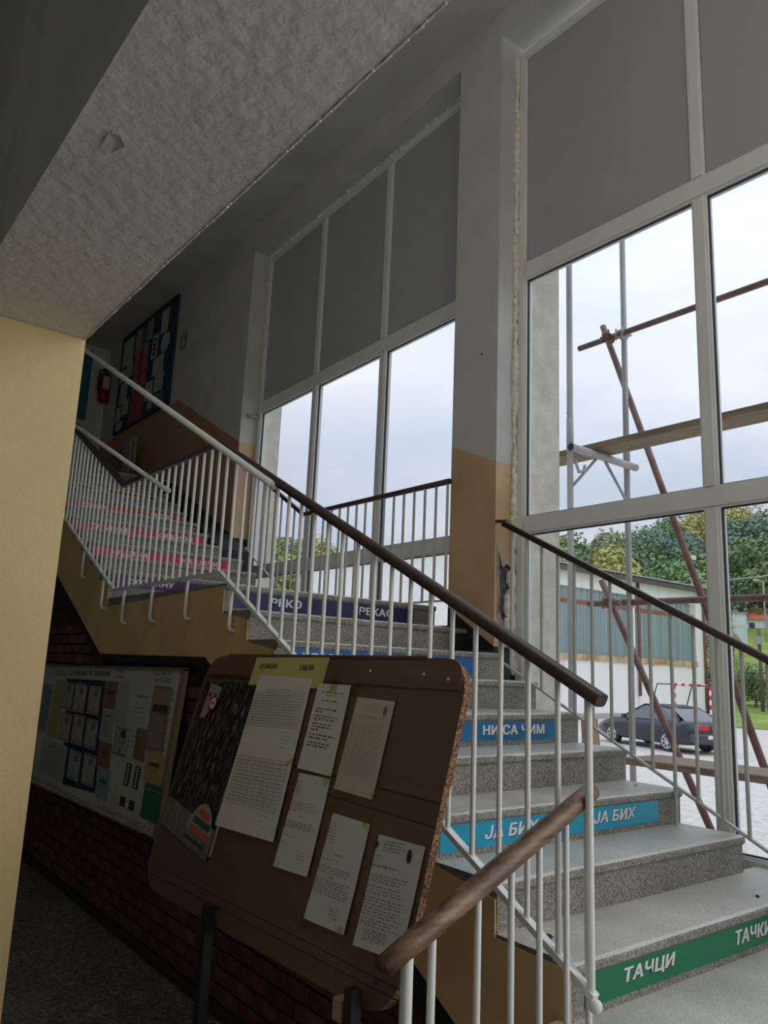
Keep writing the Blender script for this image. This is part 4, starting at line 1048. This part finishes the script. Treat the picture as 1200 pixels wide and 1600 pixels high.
pn = MB().box(0, .95, 0, .72, 0, .03, 0, .004).build('cover_panel', flat('dark_panel', (0.14, 0.13, 0.13))); pn.matrix_world = WF(11.16, ZU + 0.02, .10)
tag(pn, 'dark grey flat panel standing against the wall beside the radiator upstairs', 'panel')
EF = lambda x, z, off=0.0: frame((x, YEND - off, z), (1, 0, 0), (0, 0, 1))
fe = thing('fire_extinguisher', 'red fire extinguisher hanging on the far end wall', 'fire extinguisher', EF(3.575, 3.84, 0.0))
m = MB(); m.tube([(0, 0, .1), (0, .02, .1), (0, .06, .1), (0, .42, .1), (0, .47, .1), (0, .50, .1)], [.06, .08, .085, .085, .06, .03], 16); m.build('cylinder', flat('extinguisher_red', (0.20, 0.012, 0.012), .35), fe)
m = MB(); m.tube([(0, .5, .1), (0, .56, .1)], .022, 10); m.box(-.02, .08, .56, .575, .085, .115); m.box(-.02, .07, .52, .53, .085, .115); m.build('valve_handle', M['black_metal'], fe)
m = MB(); m.tube([(-.02, .53, .1), (-.09, .50, .11), (-.105, .38, .12), (-.1, .16, .12)], .011, 8); m.build('hose', M['black_metal'], fe)
m = MB(); m.box(-.05, .05, .2, .4, .183, .188); m.build('instruction_label', M['cream'], fe)
m = MB(); m.box(-.03, .03, .3, .36, 0, .03); m.build('bracket', M['black_metal'], fe)
ps = thing('wall_poster', 'narrow teal wall poster beside the fire extinguisher', 'poster', EF(3.02, 3.53, 0.0))
m = MB(); m.box(.22, .36, 0, 1.12, 0, .008); m.build('teal_border', flat('teal_border', (0.03, 0.15, 0.19), .7), ps)
m = MB(); m.box(0, .22, .1, 1.10, 0, .006); m.build('sheet', M['dull_paper'], ps)
m = MB()
for t in range(4): m.quad(.10, .21, .18 + t * .23, .34 + t * .23, .007)
m.build('pictures', flat('picture_brown', (0.13, 0.09, 0.07)), ps)
m = MB()
for t in range(16): a = t * .3927; m.add([(.25 + .012 * math.cos(a + 1.5), -.14 + .012 * math.sin(a + 1.5), .003), (.25 + .012 * math.cos(a - 1.5), -.14 + .012 * math.sin(a - 1.5), .003), (.25 + (.09 if t % 2 else .06) * math.cos(a), -.14 + .1 * math.sin(a), .003)], [(0, 1, 2)])
m.build('cut_leaf', M['mortar'], ps)
cp = MB(); cp.tube([(3.60, YEND - .02, ZU), (3.60, YEND - .02, 4.2)], .018, 8); cp.tube([(3.55, YEND - .02, ZU), (3.55, YEND - .02, 4.2)], .012, 8)
cp.build('trim_1', M['white_metal'], kind='structure')

# ------------------------------------------------------------------ outdoors: ground, hill
GZ = -2.3
M['gravel'] = mat('pale_gravel', (0.48, 0.44, 0.40), 0.9, col2=(0.72, 0.67, 0.62), vscale=9, bump=0.5, bscale=40, lo=.3, hi=.7, detail=8)
M['grass'] = mat('meadow_grass', (0.13, 0.24, 0.035), 0.9, col2=(0.30, 0.36, 0.07), vscale=0.5, bump=0.4, bscale=8, lo=.35, hi=.65, detail=8)
def terr(az, r):
    hh = float(np.interp(az, [0, 35, 46, 52, 60, 70, 100], [19, 20, 18, 22, 26.5, 29, 30]))
    if r < 50: return GZ
    if r < 110: return GZ + (5.6 - GZ) * ((r - 50) / 60) ** 1.25
    return float(np.interp(r, [110, 175, 230, 300], [5.6, hh, hh + 3, hh]))
def ring_mesh(rs, azs, zoff=0.0):
    m = MB()
    for r_ in rs:
        for a in azs: t = math.radians(a); m.v.append((r_ * math.sin(t), r_ * math.cos(t), terr(a, r_) + zoff))
    n = len(azs)
    for i in range(len(rs) - 1):
        for j in range(n - 1): m.face((i * n + j, (i + 1) * n + j, (i + 1) * n + j + 1, i * n + j + 1), 0, True)
    return m
m = MB(); m.add([(4.0, -45, GZ), (75, -45, GZ), (75, 85, GZ), (4.0, 85, GZ)], [(0, 1, 2, 3)]); m.build('ground', M['gravel'], kind='structure')
m = ring_mesh([84, 98, 110, 125, 140, 155, 175, 200, 230, 300], list(range(-10, 62, 4)) + [61], 0.03)
m2 = ring_mesh([46, 50, 56, 64, 74, 84, 98, 110, 125, 140, 155, 175, 200, 230, 300], list(range(61, 122, 4)), 0.03); m.add(m2.v, m2.f, 0, True)
m.build('hill', M['grass'], kind='structure')
m = MB(); m.add([(-300, -300, GZ - .05), (300, -300, GZ - .05), (300, 300, GZ - .05), (-300, 300, GZ - .05)], [(0, 1, 2, 3)]); m.build('ground_far', M['grass'], kind='structure')

# trees: leafy crown of separate leaf clumps on a trunk
def leaf_mat(name, c1, c2):
    m = mat(name, c1, 0.7, col2=c2, vscale=1.1, lo=.3, hi=.7, detail=3, rnd=0.22)
    return m
LM = {'olive': leaf_mat('olive_leaves', (0.30, 0.31, 0.10), (0.46, 0.43, 0.18)), 'green': leaf_mat('green_leaves', (0.13, 0.22, 0.09), (0.26, 0.35, 0.15)),
      'blue': leaf_mat('bluish_leaves', (0.13, 0.21, 0.16), (0.25, 0.33, 0.25)), 'yellow': leaf_mat('yellowing_leaves', (0.42, 0.42, 0.12), (0.58, 0.55, 0.22))}
M['bark'] = mat('bark', (0.14, 0.11, 0.09), 0.9, var=0.3, vscale=8)
def crown_mesh(seed, mt, n=1500, tall=1.0):
    rg = np.random.default_rng(seed); lobes = []
    for i in range(9):
        a = rg.uniform(0, 6.28); rr_ = rg.uniform(0.2, 0.62); lobes.append((rr_ * math.cos(a), rr_ * math.sin(a), rg.uniform(0.35, 1.25) * tall, rg.uniform(0.38, 0.58)))
    lobes.append((0, 0, 1.2 * tall, 0.6)); vs = []; fs = []
    per = n // len(lobes)
    for lx, ly, lz, lr in lobes:
        d_ = rg.normal(size=(per, 3)); d_ /= np.linalg.norm(d_, axis=1)[:, None]
        p_ = d_ * (lr * rg.uniform(0.75, 1.05, size=(per, 1))) + (lx, ly, lz)
        for c, nn in zip(p_, d_):
            nn = nn + rg.normal(size=3) * 0.5; nn /= np.linalg.norm(nn)
            t = np.cross(nn, rg.normal(size=3)); t /= np.linalg.norm(t); u_ = np.cross(nn, t); s_ = rg.uniform(0.045, 0.085)
            o = len(vs); vs += [tuple(c - t * s_), tuple(c + u_ * s_ * .7), tuple(c + t * s_), tuple(c - u_ * s_ * .7)]; fs.append((o, o + 1, o + 2, o + 3))
    me = bpy.data.meshes.new('crown'); me.from_pydata(vs, [], fs); me.materials.append(mt); me.update(); return me
CR = {}
for kx, (kn, mt) in enumerate(LM.items()): CR[kn] = [crown_mesh(kx * 10 + i, mt, 2200, 1.0 + 0.25 * i) for i in range(2)]
m = MB(); m.tube([(0, 0, -0.5), (0.02, 0, 0.25), (-0.02, 0.02, 0.6), (0.03, 0, 1.1)], [.075, .06, .045, .02], 7); TRK = m.mesh('trunk', M['bark'])
TL_ = {'olive': 'olive leaved tree', 'green': 'deep green tree', 'blue': 'blue green tree', 'yellow': 'yellowing tree'}
def region(a): return 'on the hill seen through the landing window' if a < 34 else ('on the hill behind the warehouse roof' if a < 57 else 'on the hill above the houses and lawn')
def tree(x, y, z, s, kn, label, group=None, name='tree'):
    e = thing(name, label, 'tree', loc=(x, y, z), group=group); e.scale = (s, s, s); e.rotation_euler = (0, 0, R.uniform(0, 6.28))
    link('crown', R.choice(CR[kn]), e); link('trunk', TRK, e)
nt_ = 0; r_ = 92
while r_ < 190:
    az = 12 + R.uniform(0, 3)
    step_ = math.degrees(6.6 / r_)
    while az < 73:
        a = az + R.uniform(-.3, .3) * step_; rr_ = r_ + R.uniform(-2.5, 2.5); t = math.radians(a)
        skip = (a > 60.5 and rr_ < 112)            # meadow with the houses
        if not skip and not (a < 46.5 and rr_ < 110) and nt_ < 290 and (33 < a < 46.5) is False:
            if rr_ < 128 and a < 57: kn = R.choice(('yellow', 'yellow', 'yellow', 'olive'))
            elif rr_ > 165: kn = R.choice(('olive', 'olive', 'yellow', 'green'))
            else: kn = R.choice(('green', 'blue', 'green', 'blue', 'olive'))
            tree(rr_ * math.sin(t), rr_ * math.cos(t), terr(a, rr_) - .3, R.uniform(4.2, 5.6), kn, TL_[kn] + ' ' + region(a), kn + ' trees ' + region(a)); nt_ += 1
        az += step_
    r_ += 8.2 if r_ < 130 else 11

def at(px, py, depth):
    """a point on the ray through pixel (1200x1600) at a forward depth: used to survey positions, in metres"""
    dx, dy = (px - 600) / 1213.65, (800 - py) / 1213.65
    return (fw + rt * dx + up * dy) * depth

# ------------------------------------------------------------------ warehouse across the yard
YF = 28.0
wh = thing('warehouse', 'white rust-stained warehouse with blue grey glazing and corrugated roof', 'building', loc=(0, 0, 0))
M['wh_wall'] = mat('stained_white_wall', (0.90, 0.88, 0.87), 0.9, col2=(0.62, 0.50, 0.36), vscale=0.55, lo=.60, hi=.82, stretch=(3.0, 3, .5), detail=6)
M['profil'] = mat('blue_grey_glazing', (0.22, 0.29, 0.32), 0.4, col2=(0.30, 0.37, 0.39), vscale=1.2, stretch=(3, 3, .3), rnd=.12)
M['rust'] = mat('rusty_ledge', (0.42, 0.24, 0.10), 0.9, col2=(0.62, 0.46, 0.30), vscale=1.5)
XA_, XB_ = 27.5, 49.4
m = MB(); m.box(XA_, XB_, YF, YF + 16, GZ, 1.18); m.box(XA_, XB_, YF, YF + 16, 5.0, 6.0); m.box(XA_, 34.25, YF, YF + 16, 1.18, 5.0); m.box(48.55, XB_, YF, YF + 16, 1.18, 5.0)
m.box(34.25, 48.55, YF + .3, YF + 16, 1.18, 5.0); m.box(41.2, 41.65, YF - .02, YF + .4, 1.18, 5.0); m.build('wall', M['wh_wall'], wh)
m = MB(); m.box(XA_, XB_ + .02, YF - .05, YF, GZ, -2.0); m.build('plinth', flat('grey_plinth', (0.42, 0.41, 0.40)), wh)
pm = MB().box(0, .265, 0, .07, 0, 3.05, 0, .01).mesh('glazing_strip', M['profil'])
x = 34.27
while x < 48.3:
    if not 40.95 < x < 41.65: link('glazing_strip', pm, wh, Matrix.Translation((x, YF + .16, 1.28)))
    x += .285
pm2 = MB().box(0, .55, 0, .07, 0, .68, 0, .01).mesh('upper_light', M['profil'])
x = 34.3
while x < 48.1:
    if not 40.7 < x < 41.65: link('upper_light', pm2, wh, Matrix.Translation((x, YF + .16, 4.32)))
    x += .58
m = MB()
for a, c in ((34.25, 41.2), (41.65, 48.55)): m.box(a, c, YF + .12, YF + .25, 4.08, 4.30)
m.build('red_lintel', flat('red_oxide', (0.36, 0.09, 0.06)), wh)
m = MB()
for i in range(26): xx = 34.25 + i * .55; m.box(xx, xx + .53, YF - .10, YF + .05, 0.92 + R.uniform(-.03, .03), 1.26, 0, .01)
m.build('ledge', M['rust'], wh)
m = MB(); m.box(XA_ - .3, XB_ + .4, YF - .5, YF + 16, 5.86, 6.06); m.build('eave_board', flat('dark_eave', (0.10, 0.085, 0.08)), wh)
m = MB(); n_ = int((XB_ + .4 - XA_) / .125)
for i in range(n_): xx = XA_ - .2 + i * .25 / 2; z_ = 6.10 if i % 2 else 6.20; m.v += [(xx, YF - .6, z_), (xx, YF + 16, z_ + .9)]
for i in range(n_ - 1): m.face((2 * i, 2 * i + 2, 2 * i + 3, 2 * i + 1))
m.build('corrugated_roof', flat('roof_sheet', (0.45, 0.43, 0.42)), wh)
m = MB(); m.tube([(41.9, YF - .12, 5.8), (41.9, YF - .12, -1.0)], .09, 8); m.build('downpipe', flat('brown_pipe', (0.17, 0.07, 0.05)), wh)
m = MB(); m.tube([(49.45, YF - .1, 5.6), (49.45, YF - .1, -2.2)], .09, 8); m.build('downpipe', M['brown_pipe'], wh)
an = thing('annex', 'plain white low annex seen through the landing window', 'building', loc=(0, 0, 0))
m = MB(); m.box(17.7, 20.3, 17.4, 28, GZ, 4.0); m.build('wall', flat('annex_white', (0.90, 0.88, 0.88)), an)
m = MB(); m.box(17.55, 20.4, 17.2, 28.1, 4.0, 4.12); m.build('roof_slab', M['grey_plinth'], an)

# houses on the slope
def house(name, label, c, wx, dy, hz, hr, yaw, wallm, roofm, nw):
    e = thing(name, label, 'house', Matrix.Translation(c) @ Matrix.Rotation(yaw, 4, 'Z'))
    m = MB(); m.box(-wx / 2, wx / 2, -dy / 2, dy / 2, -3, hz); m.prism([(-dy / 2, hz), (dy / 2, hz), (0, hz + hr)], -wx / 2, wx / 2); m.build('wall', wallm, e)
    for s_ in (-1, 1):
        m = MB(); o_ = .35; k = (hr) / (dy / 2)
        m.add([(-wx / 2 - o_, s_ * (dy / 2 + o_), hz - o_ * k), (wx / 2 + o_, s_ * (dy / 2 + o_), hz - o_ * k), (wx / 2 + o_, 0, hz + hr + .05), (-wx / 2 - o_, 0, hz + hr + .05),
               (-wx / 2 - o_, s_ * (dy / 2 + o_), hz - o_ * k + .12), (wx / 2 + o_, s_ * (dy / 2 + o_), hz - o_ * k + .12), (wx / 2 + o_, 0, hz + hr + .2), (-wx / 2 - o_, 0, hz + hr + .2)],
              [(0, 1, 2, 3), (4, 5, 6, 7), (0, 1, 5, 4), (1, 2, 6, 5), (2, 3, 7, 6), (3, 0, 4, 7)]); m.build('roof', roofm, e)
    for i in range(nw):
        xx = -wx / 2 + (i + .5) * wx / nw; m = MB(); m.box(xx - .45, xx + .45, -dy / 2 - .06, -dy / 2, hz * .4, hz * .85); f_ = m.build('window', M['pvc'], e)
        m = MB(); m.box(xx - .36, xx + .36, -dy / 2 - .08, -dy / 2 - .05, hz * .45, hz * .8); m.build('pane', flat('house_glass', (0.05, 0.06, 0.08), .2), f_)
hc = at(1200, 1003, 105)
house('house', 'long white house with an orange tiled roof on the green slope', hc, 15.5, 7, 2.9, 1.9, -math.radians(58), flat('house_white', (0.74, 0.74, 0.74)), flat('orange_tiles', (0.62, 0.22, 0.11)), 7)
hc = at(1094, 965, 125)
house('house', 'small grey gabled house behind the warehouse roof', hc, 5.5, 5, 3.2, 1.8, math.radians(20), flat('house_grey', (0.60, 0.63, 0.66)), flat('grey_tiles', (0.34, 0.34, 0.36)), 2)
kc = at(1153, 986, 90); ki = thing('kiosk', 'small pale blue kiosk on the grass slope below the orange roof', 'kiosk', Matrix.Translation(kc) @ Matrix.Rotation(-.8, 4, 'Z'))
m = MB(); m.box(-.8, .8, -.7, .7, -1.5, 2.0); m.build('cabin', flat('kiosk_blue', (0.62, 0.72, 0.78)), ki); m = MB(); m.box(-.95, .95, -.85, .85, 2.0, 2.15); m.build('roof', M['grey_tiles'], ki)
m = MB(); m.box(-.55, .55, -.74, -.7, .5, 1.5); m.build('hatch', M['house_white'], ki)
# street lamp, floodlight, power line
lp = thing('street_lamp', 'slender pale street lamp above the orange roofed house', 'street lamp', loc=at(1195, 955, 95)); m = MB(); m.tube([(0, 0, -6), (0, 0, 3.6)], .09, 8); m.build('pole', M['grey_tiles'], lp)
m = MB(); m.tube([(0, 0, 3.6), (-.6, .5, 3.8)], .05, 6); m.box(-1.0, -.5, .3, .7, 3.72, 3.86); m.build('lamp_head', M['house_white'], lp)
fl_ = thing('floodlight', 'pale floodlight on a pole in front of the trees', 'floodlight', loc=at(1082, 930, 70)); m = MB(); m.tube([(0, 0, -6), (0, 0, 3.2)], .07, 8); m.build('pole', M['grey_tiles'], fl_)
m = MB(); m.box(-.5, .5, -.2, .2, 3.2, 3.6, 0, .05); m.build('lamp_head', M['house_white'], fl_); m = MB(); m.tube([(.4, 0, 3.6), (.8, 0, 3.7)], .06, 6); m.build('arm', M['grey_tiles'], fl_)
pa, pb = at(1020, 908, 96), at(1215, 897, 96); m = MB()
m.tube([tuple(pa.lerp(pb, t) + Vector((0, 0, -1.2 * 4 * t * (1 - t) * .3))) for t in np.linspace(0, 1, 9)], .035, 5)
tag(m.build('power_line', M['house_white']), 'thin pale overhead cable crossing before the dark trees', 'cable')
tree(*at(1181, 1100, 52), 1.5, 'green', 'round bush on the lawn beside the yard', name='bush')
tree(*(at(1146, 1012, 76)), 0.85, 'olive', 'small olive tree below the pale blue kiosk')
pl_ = thing('telegraph_pole', 'dark wooden pole with a box at the lawn edge', 'pole', loc=at(1192, 1105, 50)); m = MB(); m.tube([(0, 0, -.3), (0, 0, 5)], .12, 8); m.build('shaft', M['bark'], pl_); m = MB(); m.box(-.5, -.1, -.15, .15, 4.0, 4.5); m.build('box', M['grey_tiles'], pl_)
# hedge of shrubs between warehouse and meadow
for i in range(6):
    p_ = at(1108 + i * 2.0, 1075 - i * 18, 58 + i * 4); tree(p_.x, p_.y, p_.z - 1.5, 1.7, ('green', 'olive')[i % 2], 'low shrub beside the warehouse corner', 'shrubs beside the warehouse', 'shrub')

# goal frame
gp = Vector((37.9, 21.2, GZ)); gl = Vector((39.0, 23.85, GZ)); back = Vector((-1.1, .45, 0))
go = thing('goal_frame', 'red and white striped football goal behind the car', 'goal', loc=(0, 0, 0)); flat('goal_red', (0.60, 0.03, 0.05)); 
for nm, a, c in (('post', gp, gp + Vector((0, 0, 2.1))), ('post', gl, gl + Vector((0, 0, 2.1))), ('crossbar', gp + Vector((0, 0, 2.1)), gl + Vector((0, 0, 2.1)))):
    m = MB(); k = 9
    for i in range(k):
        s1, s2 = a.lerp(c, i / k), a.lerp(c, (i + 1) / k); m.tube([s1, s2], .065, 8, mi=i % 2, caps=False)
    m.build(nm, [M['goal_red'], M['white_ink']], go)
for p_ in (gp, gl):
    m = MB(); m.tube([p_ + Vector((0, 0, 2.1)), p_ + back * .9 + Vector((0, 0, 2.1)), p_ + back * 1.5 + Vector((0, 0, .03))], .03, 8); m.build('stay', M['black_metal'], go)
m = MB(); m.tube([gp + back * 1.5 + Vector((0, 0, .04)), gl + back * 1.5 + Vector((0, 0, .04))], .03, 8); m.build('ground_bar', M['black_metal'], go)

# ------------------------------------------------------------------ parked car (local: +y forward, origin at the rear-left wheel contact)
HEAD = math.radians(-17)
car = thing('car', 'dark blue saloon car parked in the yard seen from behind', 'car', Matrix.Translation((24.05, 14.95, GZ)) @ Matrix.Rotation(HEAD, 4, 'Z') @ Matrix.Diagonal((1, 1.05, 1, 1)))
M['car_paint'] = mat('dark_blue_lacquer', (0.010, 0.015, 0.025), 0.18, spec=.7); M['car_glass'] = mat('tinted_glass', (0.08, 0.10, 0.115), 0.06, spec=.9)
W_ = 1.80; xo = -0.13
# stations along y: (y, half-width low, sill z, belt z, half-width belt)
stn = [(-1.08, .74, .42, .86, .70), (-1.02, .84, .32, .98, .78), (-.80, .89, .28, 1.02, .82), (-.35, .90, .26, 1.02, .84), (.4, .90, .24, .98, .86), (1.4, .90, .24, .96, .86), (2.2, .90, .24, .95, .85), (2.7, .89, .26, .92, .82), (3.2, .86, .28, .82, .76), (3.6, .76, .34, .70, .66), (3.70, .62, .42, .60, .56)]
m = MB(); n_ = 12; cx = xo + W_ / 2
for (y, hw, z0_, z1_, hb) in stn:
    mid = z0_ + (z1_ - z0_) * .62
    ring = [(-hw * .92, z0_), (-hw, z0_ + .1), (-hw, mid), (-hb - .02, z1_ - .04), (-hb + .06, z1_), (-hb * .4, z1_ + .03), (hb * .4, z1_ + .03), (hb - .06, z1_), (hb + .02, z1_ - .04), (hw, mid), (hw, z0_ + .1), (hw * .92, z0_)]
    m.v += [(cx + a, y, z) for a, z in ring]
for i in range(len(stn) - 1):
    for j in range(n_): q2 = (j + 1) % n_; m.face((i * n_ + j, i * n_ + q2, (i + 1) * n_ + q2, (i + 1) * n_ + j), 0, True)
m.face(list(range(n_))); m.face([(len(stn) - 1) * n_ + j for j in range(n_)][::-1]); m.build('body', M['car_paint'], car)
cab = [(-.62, .70, 1.03), (.05, .58, 1.40), (.75, .57, 1.47), (1.35, .57, 1.45), (2.35, .72, .97)]      # roof line
m = MB()
for (y, hw, z) in cab: m.v += [(cx - hw, y, z), (cx - hw * .4, y, z + .025), (cx + hw * .4, y, z + .025), (cx + hw, y, z)]
for i in range(1, len(cab) - 2):
    for j in range(3): m.face((i * 4 + j, i * 4 + j + 1, i * 4 + j + 5, i * 4 + j + 4), 0, True)
m.build('roof', M['car_paint'], car)
m = MB(); v = [(cx + a * hw, y, z) for (y, hw, z) in cab[:2] for a in (-1, 1)]; m.add(v, [(0, 1, 3, 2)]); m.build('rear_window', M['car_glass'], car)
m = MB(); v = [(cx + a * hw, y, z) for (y, hw, z) in cab[3:] for a in (-1, 1)]; m.add(v, [(0, 1, 3, 2)]); m.build('windscreen', M['car_glass'], car)
for s_ in (-1, 1):
    m = MB(); side = [(cx + s_ * .83, -.55, 1.0), (cx + s_ * .84, .75, .98), (cx + s_ * .83, 2.25, .95), (cx + s_ * .57, 1.35, 1.44), (cx + s_ * .575, .75, 1.46), (cx + s_ * .58, .05, 1.39)]
    m.add(side, [(0, 1, 4, 5), (1, 2, 3, 4)]); m.build('side_window', M['car_glass'], car)
    m = MB()
    for (p1, p2) in ((side[0], side[5]), (side[1], side[4]), (side[2], side[3])): m.tube([p1, p2], .035, 6)
    m.tube([side[5], side[4], side[3]], .03, 6); m.build('window_pillar', M['car_paint'], car)
    m = MB(); m.box(cx + s_ * .45 - .27, cx + s_ * .45 + .27, -1.10, -.98, .74, .92, 0, .02); m.build('tail_light', flat('tail_red', (0.50, 0.02, 0.04), .2), car)
    m = MB(); m.box(cx + s_ * .95 - .06, cx + s_ * .95 + .06, 1.9, 2.05, .95, 1.08, 0, .02); m.build('wing_mirror', M['car_paint'], car)
    for yw in (0.0, 2.72):
        xw = cx + s_ * .78
        m = MB(); m.tube([(xw - .11, yw, .32), (xw - .10, yw, .32), (xw + .10, yw, .32), (xw + .11, yw, .32)], [.28, .32, .32, .28], 20, up=(0, 0, 1)); wl = m.build('wheel', M['black_metal'], car)
        m = MB(); xr = xw + s_ * .115; m.tube([(xr - s_ * .01, yw, .32), (xr, yw, .32)], .05, 10, up=(0, 0, 1))
        for t in range(7): a = t * .8976; m.tube([(xr, yw + .04 * math.cos(a), .32 + .04 * math.sin(a)), (xr, yw + .215 * math.cos(a), .32 + .215 * math.sin(a))], .028, 5)
        rg_ = [(xr, yw + .215 * math.cos(t * .349), .32 + .215 * math.sin(t * .349)) for t in range(19)]; m.tube(rg_, .022, 6); m.build('alloy_rim', flat('alloy', (0.62, 0.63, 0.65), .3), wl)
m = MB(); m.box(cx - .86, cx + .86, -1.13, -.98, .34, .66, 0, .05); m.build('bumper', mat('bumper_grey', (0.05, 0.055, 0.065), .35), car)
m = MB(); m.box(cx - .26, cx + .26, -1.145, -1.12, .50, .61); m.build('number_plate', M['white_ink'], car)
m = MB(); m.prism([(cx - .03, .78), (cx + .03, .78), (cx + .035, .85), (cx + .015, .90), (cx - .02, .90), (cx - .035, .84)], -1.10, -1.075, 'Y'); m.build('trunk_emblem', M['alloy'], car)

# ------------------------------------------------------------------ scaffold outside the windows
M['galv'] = mat('galvanised_tube', (0.40, 0.42, 0.44), 0.5, col2=(0.55, 0.56, 0.57), vscale=6, stretch=(1, 1, .3))
M['rusty_tube'] = mat('red_brown_tube', (0.17, 0.085, 0.075), 0.6, col2=(0.26, 0.15, 0.13), vscale=7)
M['plank'] = mat('weathered_plank', (0.36, 0.27, 0.19), 0.85, col2=(0.22, 0.165, 0.12), vscale=4, stretch=(8, .8, 8), bump=.2, bscale=20)
M['fresh_plank'] = mat('fresh_plank', (0.50, 0.34, 0.20), 0.85, var=.12, vscale=4)
sf = thing('scaffold', 'scaffold of grey uprights and red brown tubes outside the lower window', 'scaffold', loc=(0, 0, 0))
YS2 = 3.62; XSA, XSB = 4.595, 5.32
for x, r_ in ((XSA, .024), (XSB, .024)):
    m = MB(); m.tube([(x, YS2, GZ), (x, YS2, 6.5)], r_, 12); m.tube([(x, YS2, 1.68), (x, YS2, 1.93)], r_ * 1.14, 12)
    for z in (1.97, 1.15): m.tube([(x - .035, YS2, z), (x + .035, YS2, z)], .007, 6)
    m.build('upright', M['galv'], sf)
m = MB(); zc = 1.685; m.tube([(XSA - .06, YS2 - .052, zc), (XSB + .05, YS2 - .052, zc)], .030, 14, caps=False)
m.tube([(XSA - .062, YS2 - .052, zc), (XSA - .058, YS2 - .052, zc)], .021, 10, mi=1); m.build('crossbar', [M['galv'], M['black_metal']], sf)
m = MB(); m.tube([(XSA, YS2 - .03, zc - .28), (XSA + .28, YS2 - .045, zc - .01)], .012, 8); m.build('strut', M['galv'], sf)
m = MB(); m.tube([(XSA + .36, YS2 - .045, zc - .01), (XSB - .01, YS2 - .03, zc - .34)], .012, 8); m.build('strut', M['galv'], sf)
m = MB(); m.tube([(XSA + .02, YS2 - .03, zc - .08), (XSA + .05, YS2 - .04, zc - .17), (XSA + .10, YS2 - .05, zc - .16), (XSA + .11, YS2 - .05, zc - .11)], .012, 8); m.build('hook', M['galv'], sf)
q = 5.27 / 4.9
m = MB(); m.tube([(5.27, 3.762 * q, 2.638 * q), (5.27, -2.0, 2.636 * q)], .025, 12); m.build('ledger', M['rusty_tube'], sf)
m = MB(); m.tube([(5.27, 3.693 * q, .545 * q), (5.27, -2.0, .50 * q)], .025, 12); m.build('ledger', M['rusty_tube'], sf)
XD = 5.375; q = XD / 4.9
def on_d(y0, z0_, y1_, z1_, t): return (XD, (y0 + (y1_ - y0) * t) * q, (z0_ + (z1_ - z0_) * t) * q)
m = MB(); m.tube([on_d(3.528, 2.757, 2.712, .376, 0), on_d(3.528, 2.757, 2.712, .376, 1.6)], .026, 12); m.build('brace', M['rusty_tube'], sf)
m = MB(); m.tube([on_d(3.574, .715, 2.785, -.893, 0), on_d(3.574, .715, 2.785, -.893, 1.25)], .026, 12); m.build('brace', M['rusty_tube'], sf)
def coupler(c, mt):
    m = MB(); x, y, z = c; m.box(x - .045, x + .045, y - .022, y + .022, z - .042, z + .042, 0, .01); m.box(x - .04, x + .05, y - .045, y + .045, z - .018, z + .018, 0, .008)
    for s_ in (-1, 1): m.tube([(x - .05, y + s_ * .03, z - .05), (x - .05, y + s_ * .03, z + .05)], .008, 6); m.tube([(x - .06, y + s_ * .045, z), (x + .06, y + s_ * .045, z)], .008, 6)
    m.build('coupler', mt, sf)
coupler((5.30, YS2, 2.638 * 5.27 / 4.9), M['galv'])
coupler((5.30, 3.47 * 5.3 / 4.9, 2.638 * 5.3 / 4.9), M['rusty_tube'])
coupler((5.30, 3.50 * 5.3 / 4.9, .545 * 5.3 / 4.9), M['rusty_tube']); coupler((5.30, YS2, .54 * 5.27 / 4.9), M['galv'])
def plank(x0, x1, y0, y1, z0_, z1_, mt, label):
    m = MB(); m.box(x0, x1, y0, y1, z0_, z1_, 0, .004); rg = random.Random(int(z0_ * 100)); m.v = [(x, y, z + rg.uniform(-.003, .003)) for x, y, z in m.v]
    o = m.build('scaffold_plank', mt); tag(o, label, 'plank'); return o
plank(4.80, 5.05, -2.2, 4.55, 1.722, 1.768, M['plank'], 'long weathered plank on the upper scaffold crossbar')
plank(4.75, 5.20, -2.2, 3.32, -.575, -.53, M['plank'], 'long weathered plank on the lower scaffold deck')
m = MB(); m.tube([(XSA - .05, YS2 + .055, -.605), (XSB + .05, YS2 + .055, -.605)], .03, 12); m.tube([(XSA - .05, .5, -.605), (XSB + .05, .5, -.605)], .03, 12); m.build('crossbar', M['galv'], sf)
o = MB().add([(4.66, 3.45, -2.3), (4.88, 3.40, -2.3), (4.80, 3.55, -.29), (4.66, 3.56, -.28), (4.67, 3.49, -2.3), (4.89, 3.44, -2.3), (4.81, 3.59, -.29), (4.67, 3.60, -.28)], [(0, 1, 2, 3), (7, 6, 5, 4), (0, 4, 5, 1), (1, 5, 6, 2), (2, 6, 7, 3), (3, 7, 4, 0)]).build('wood_offcut', M['fresh_plank'])
tag(o, 'raw wooden board leaning at the foot of the scaffold uprights', 'board')

# a few crumbs of plaster on the treads
for (x, y, k, r_, lb) in ((2.16, 1.80, 1, .012, 'dark crumb of plaster near the railing on the lowest visible step'), (3.30, 1.68, 1, .008, 'small dark crumb on the lowest visible step towards the window'), (3.52, 2.38, 3, .010, 'pale crumb of plaster at the window end of the step lettered ЈА БИХ')):
    m = MB(); m.ball((0, 0, 0), r_, 7, 5, 0, (1.2, 1, .55), .25, R); o = m.build('plaster_crumb', M['mortar'] if k == 1 else M['foam']); o.location = (x, y, zk(k) + r_ * .5); tag(o, lb, 'crumb')
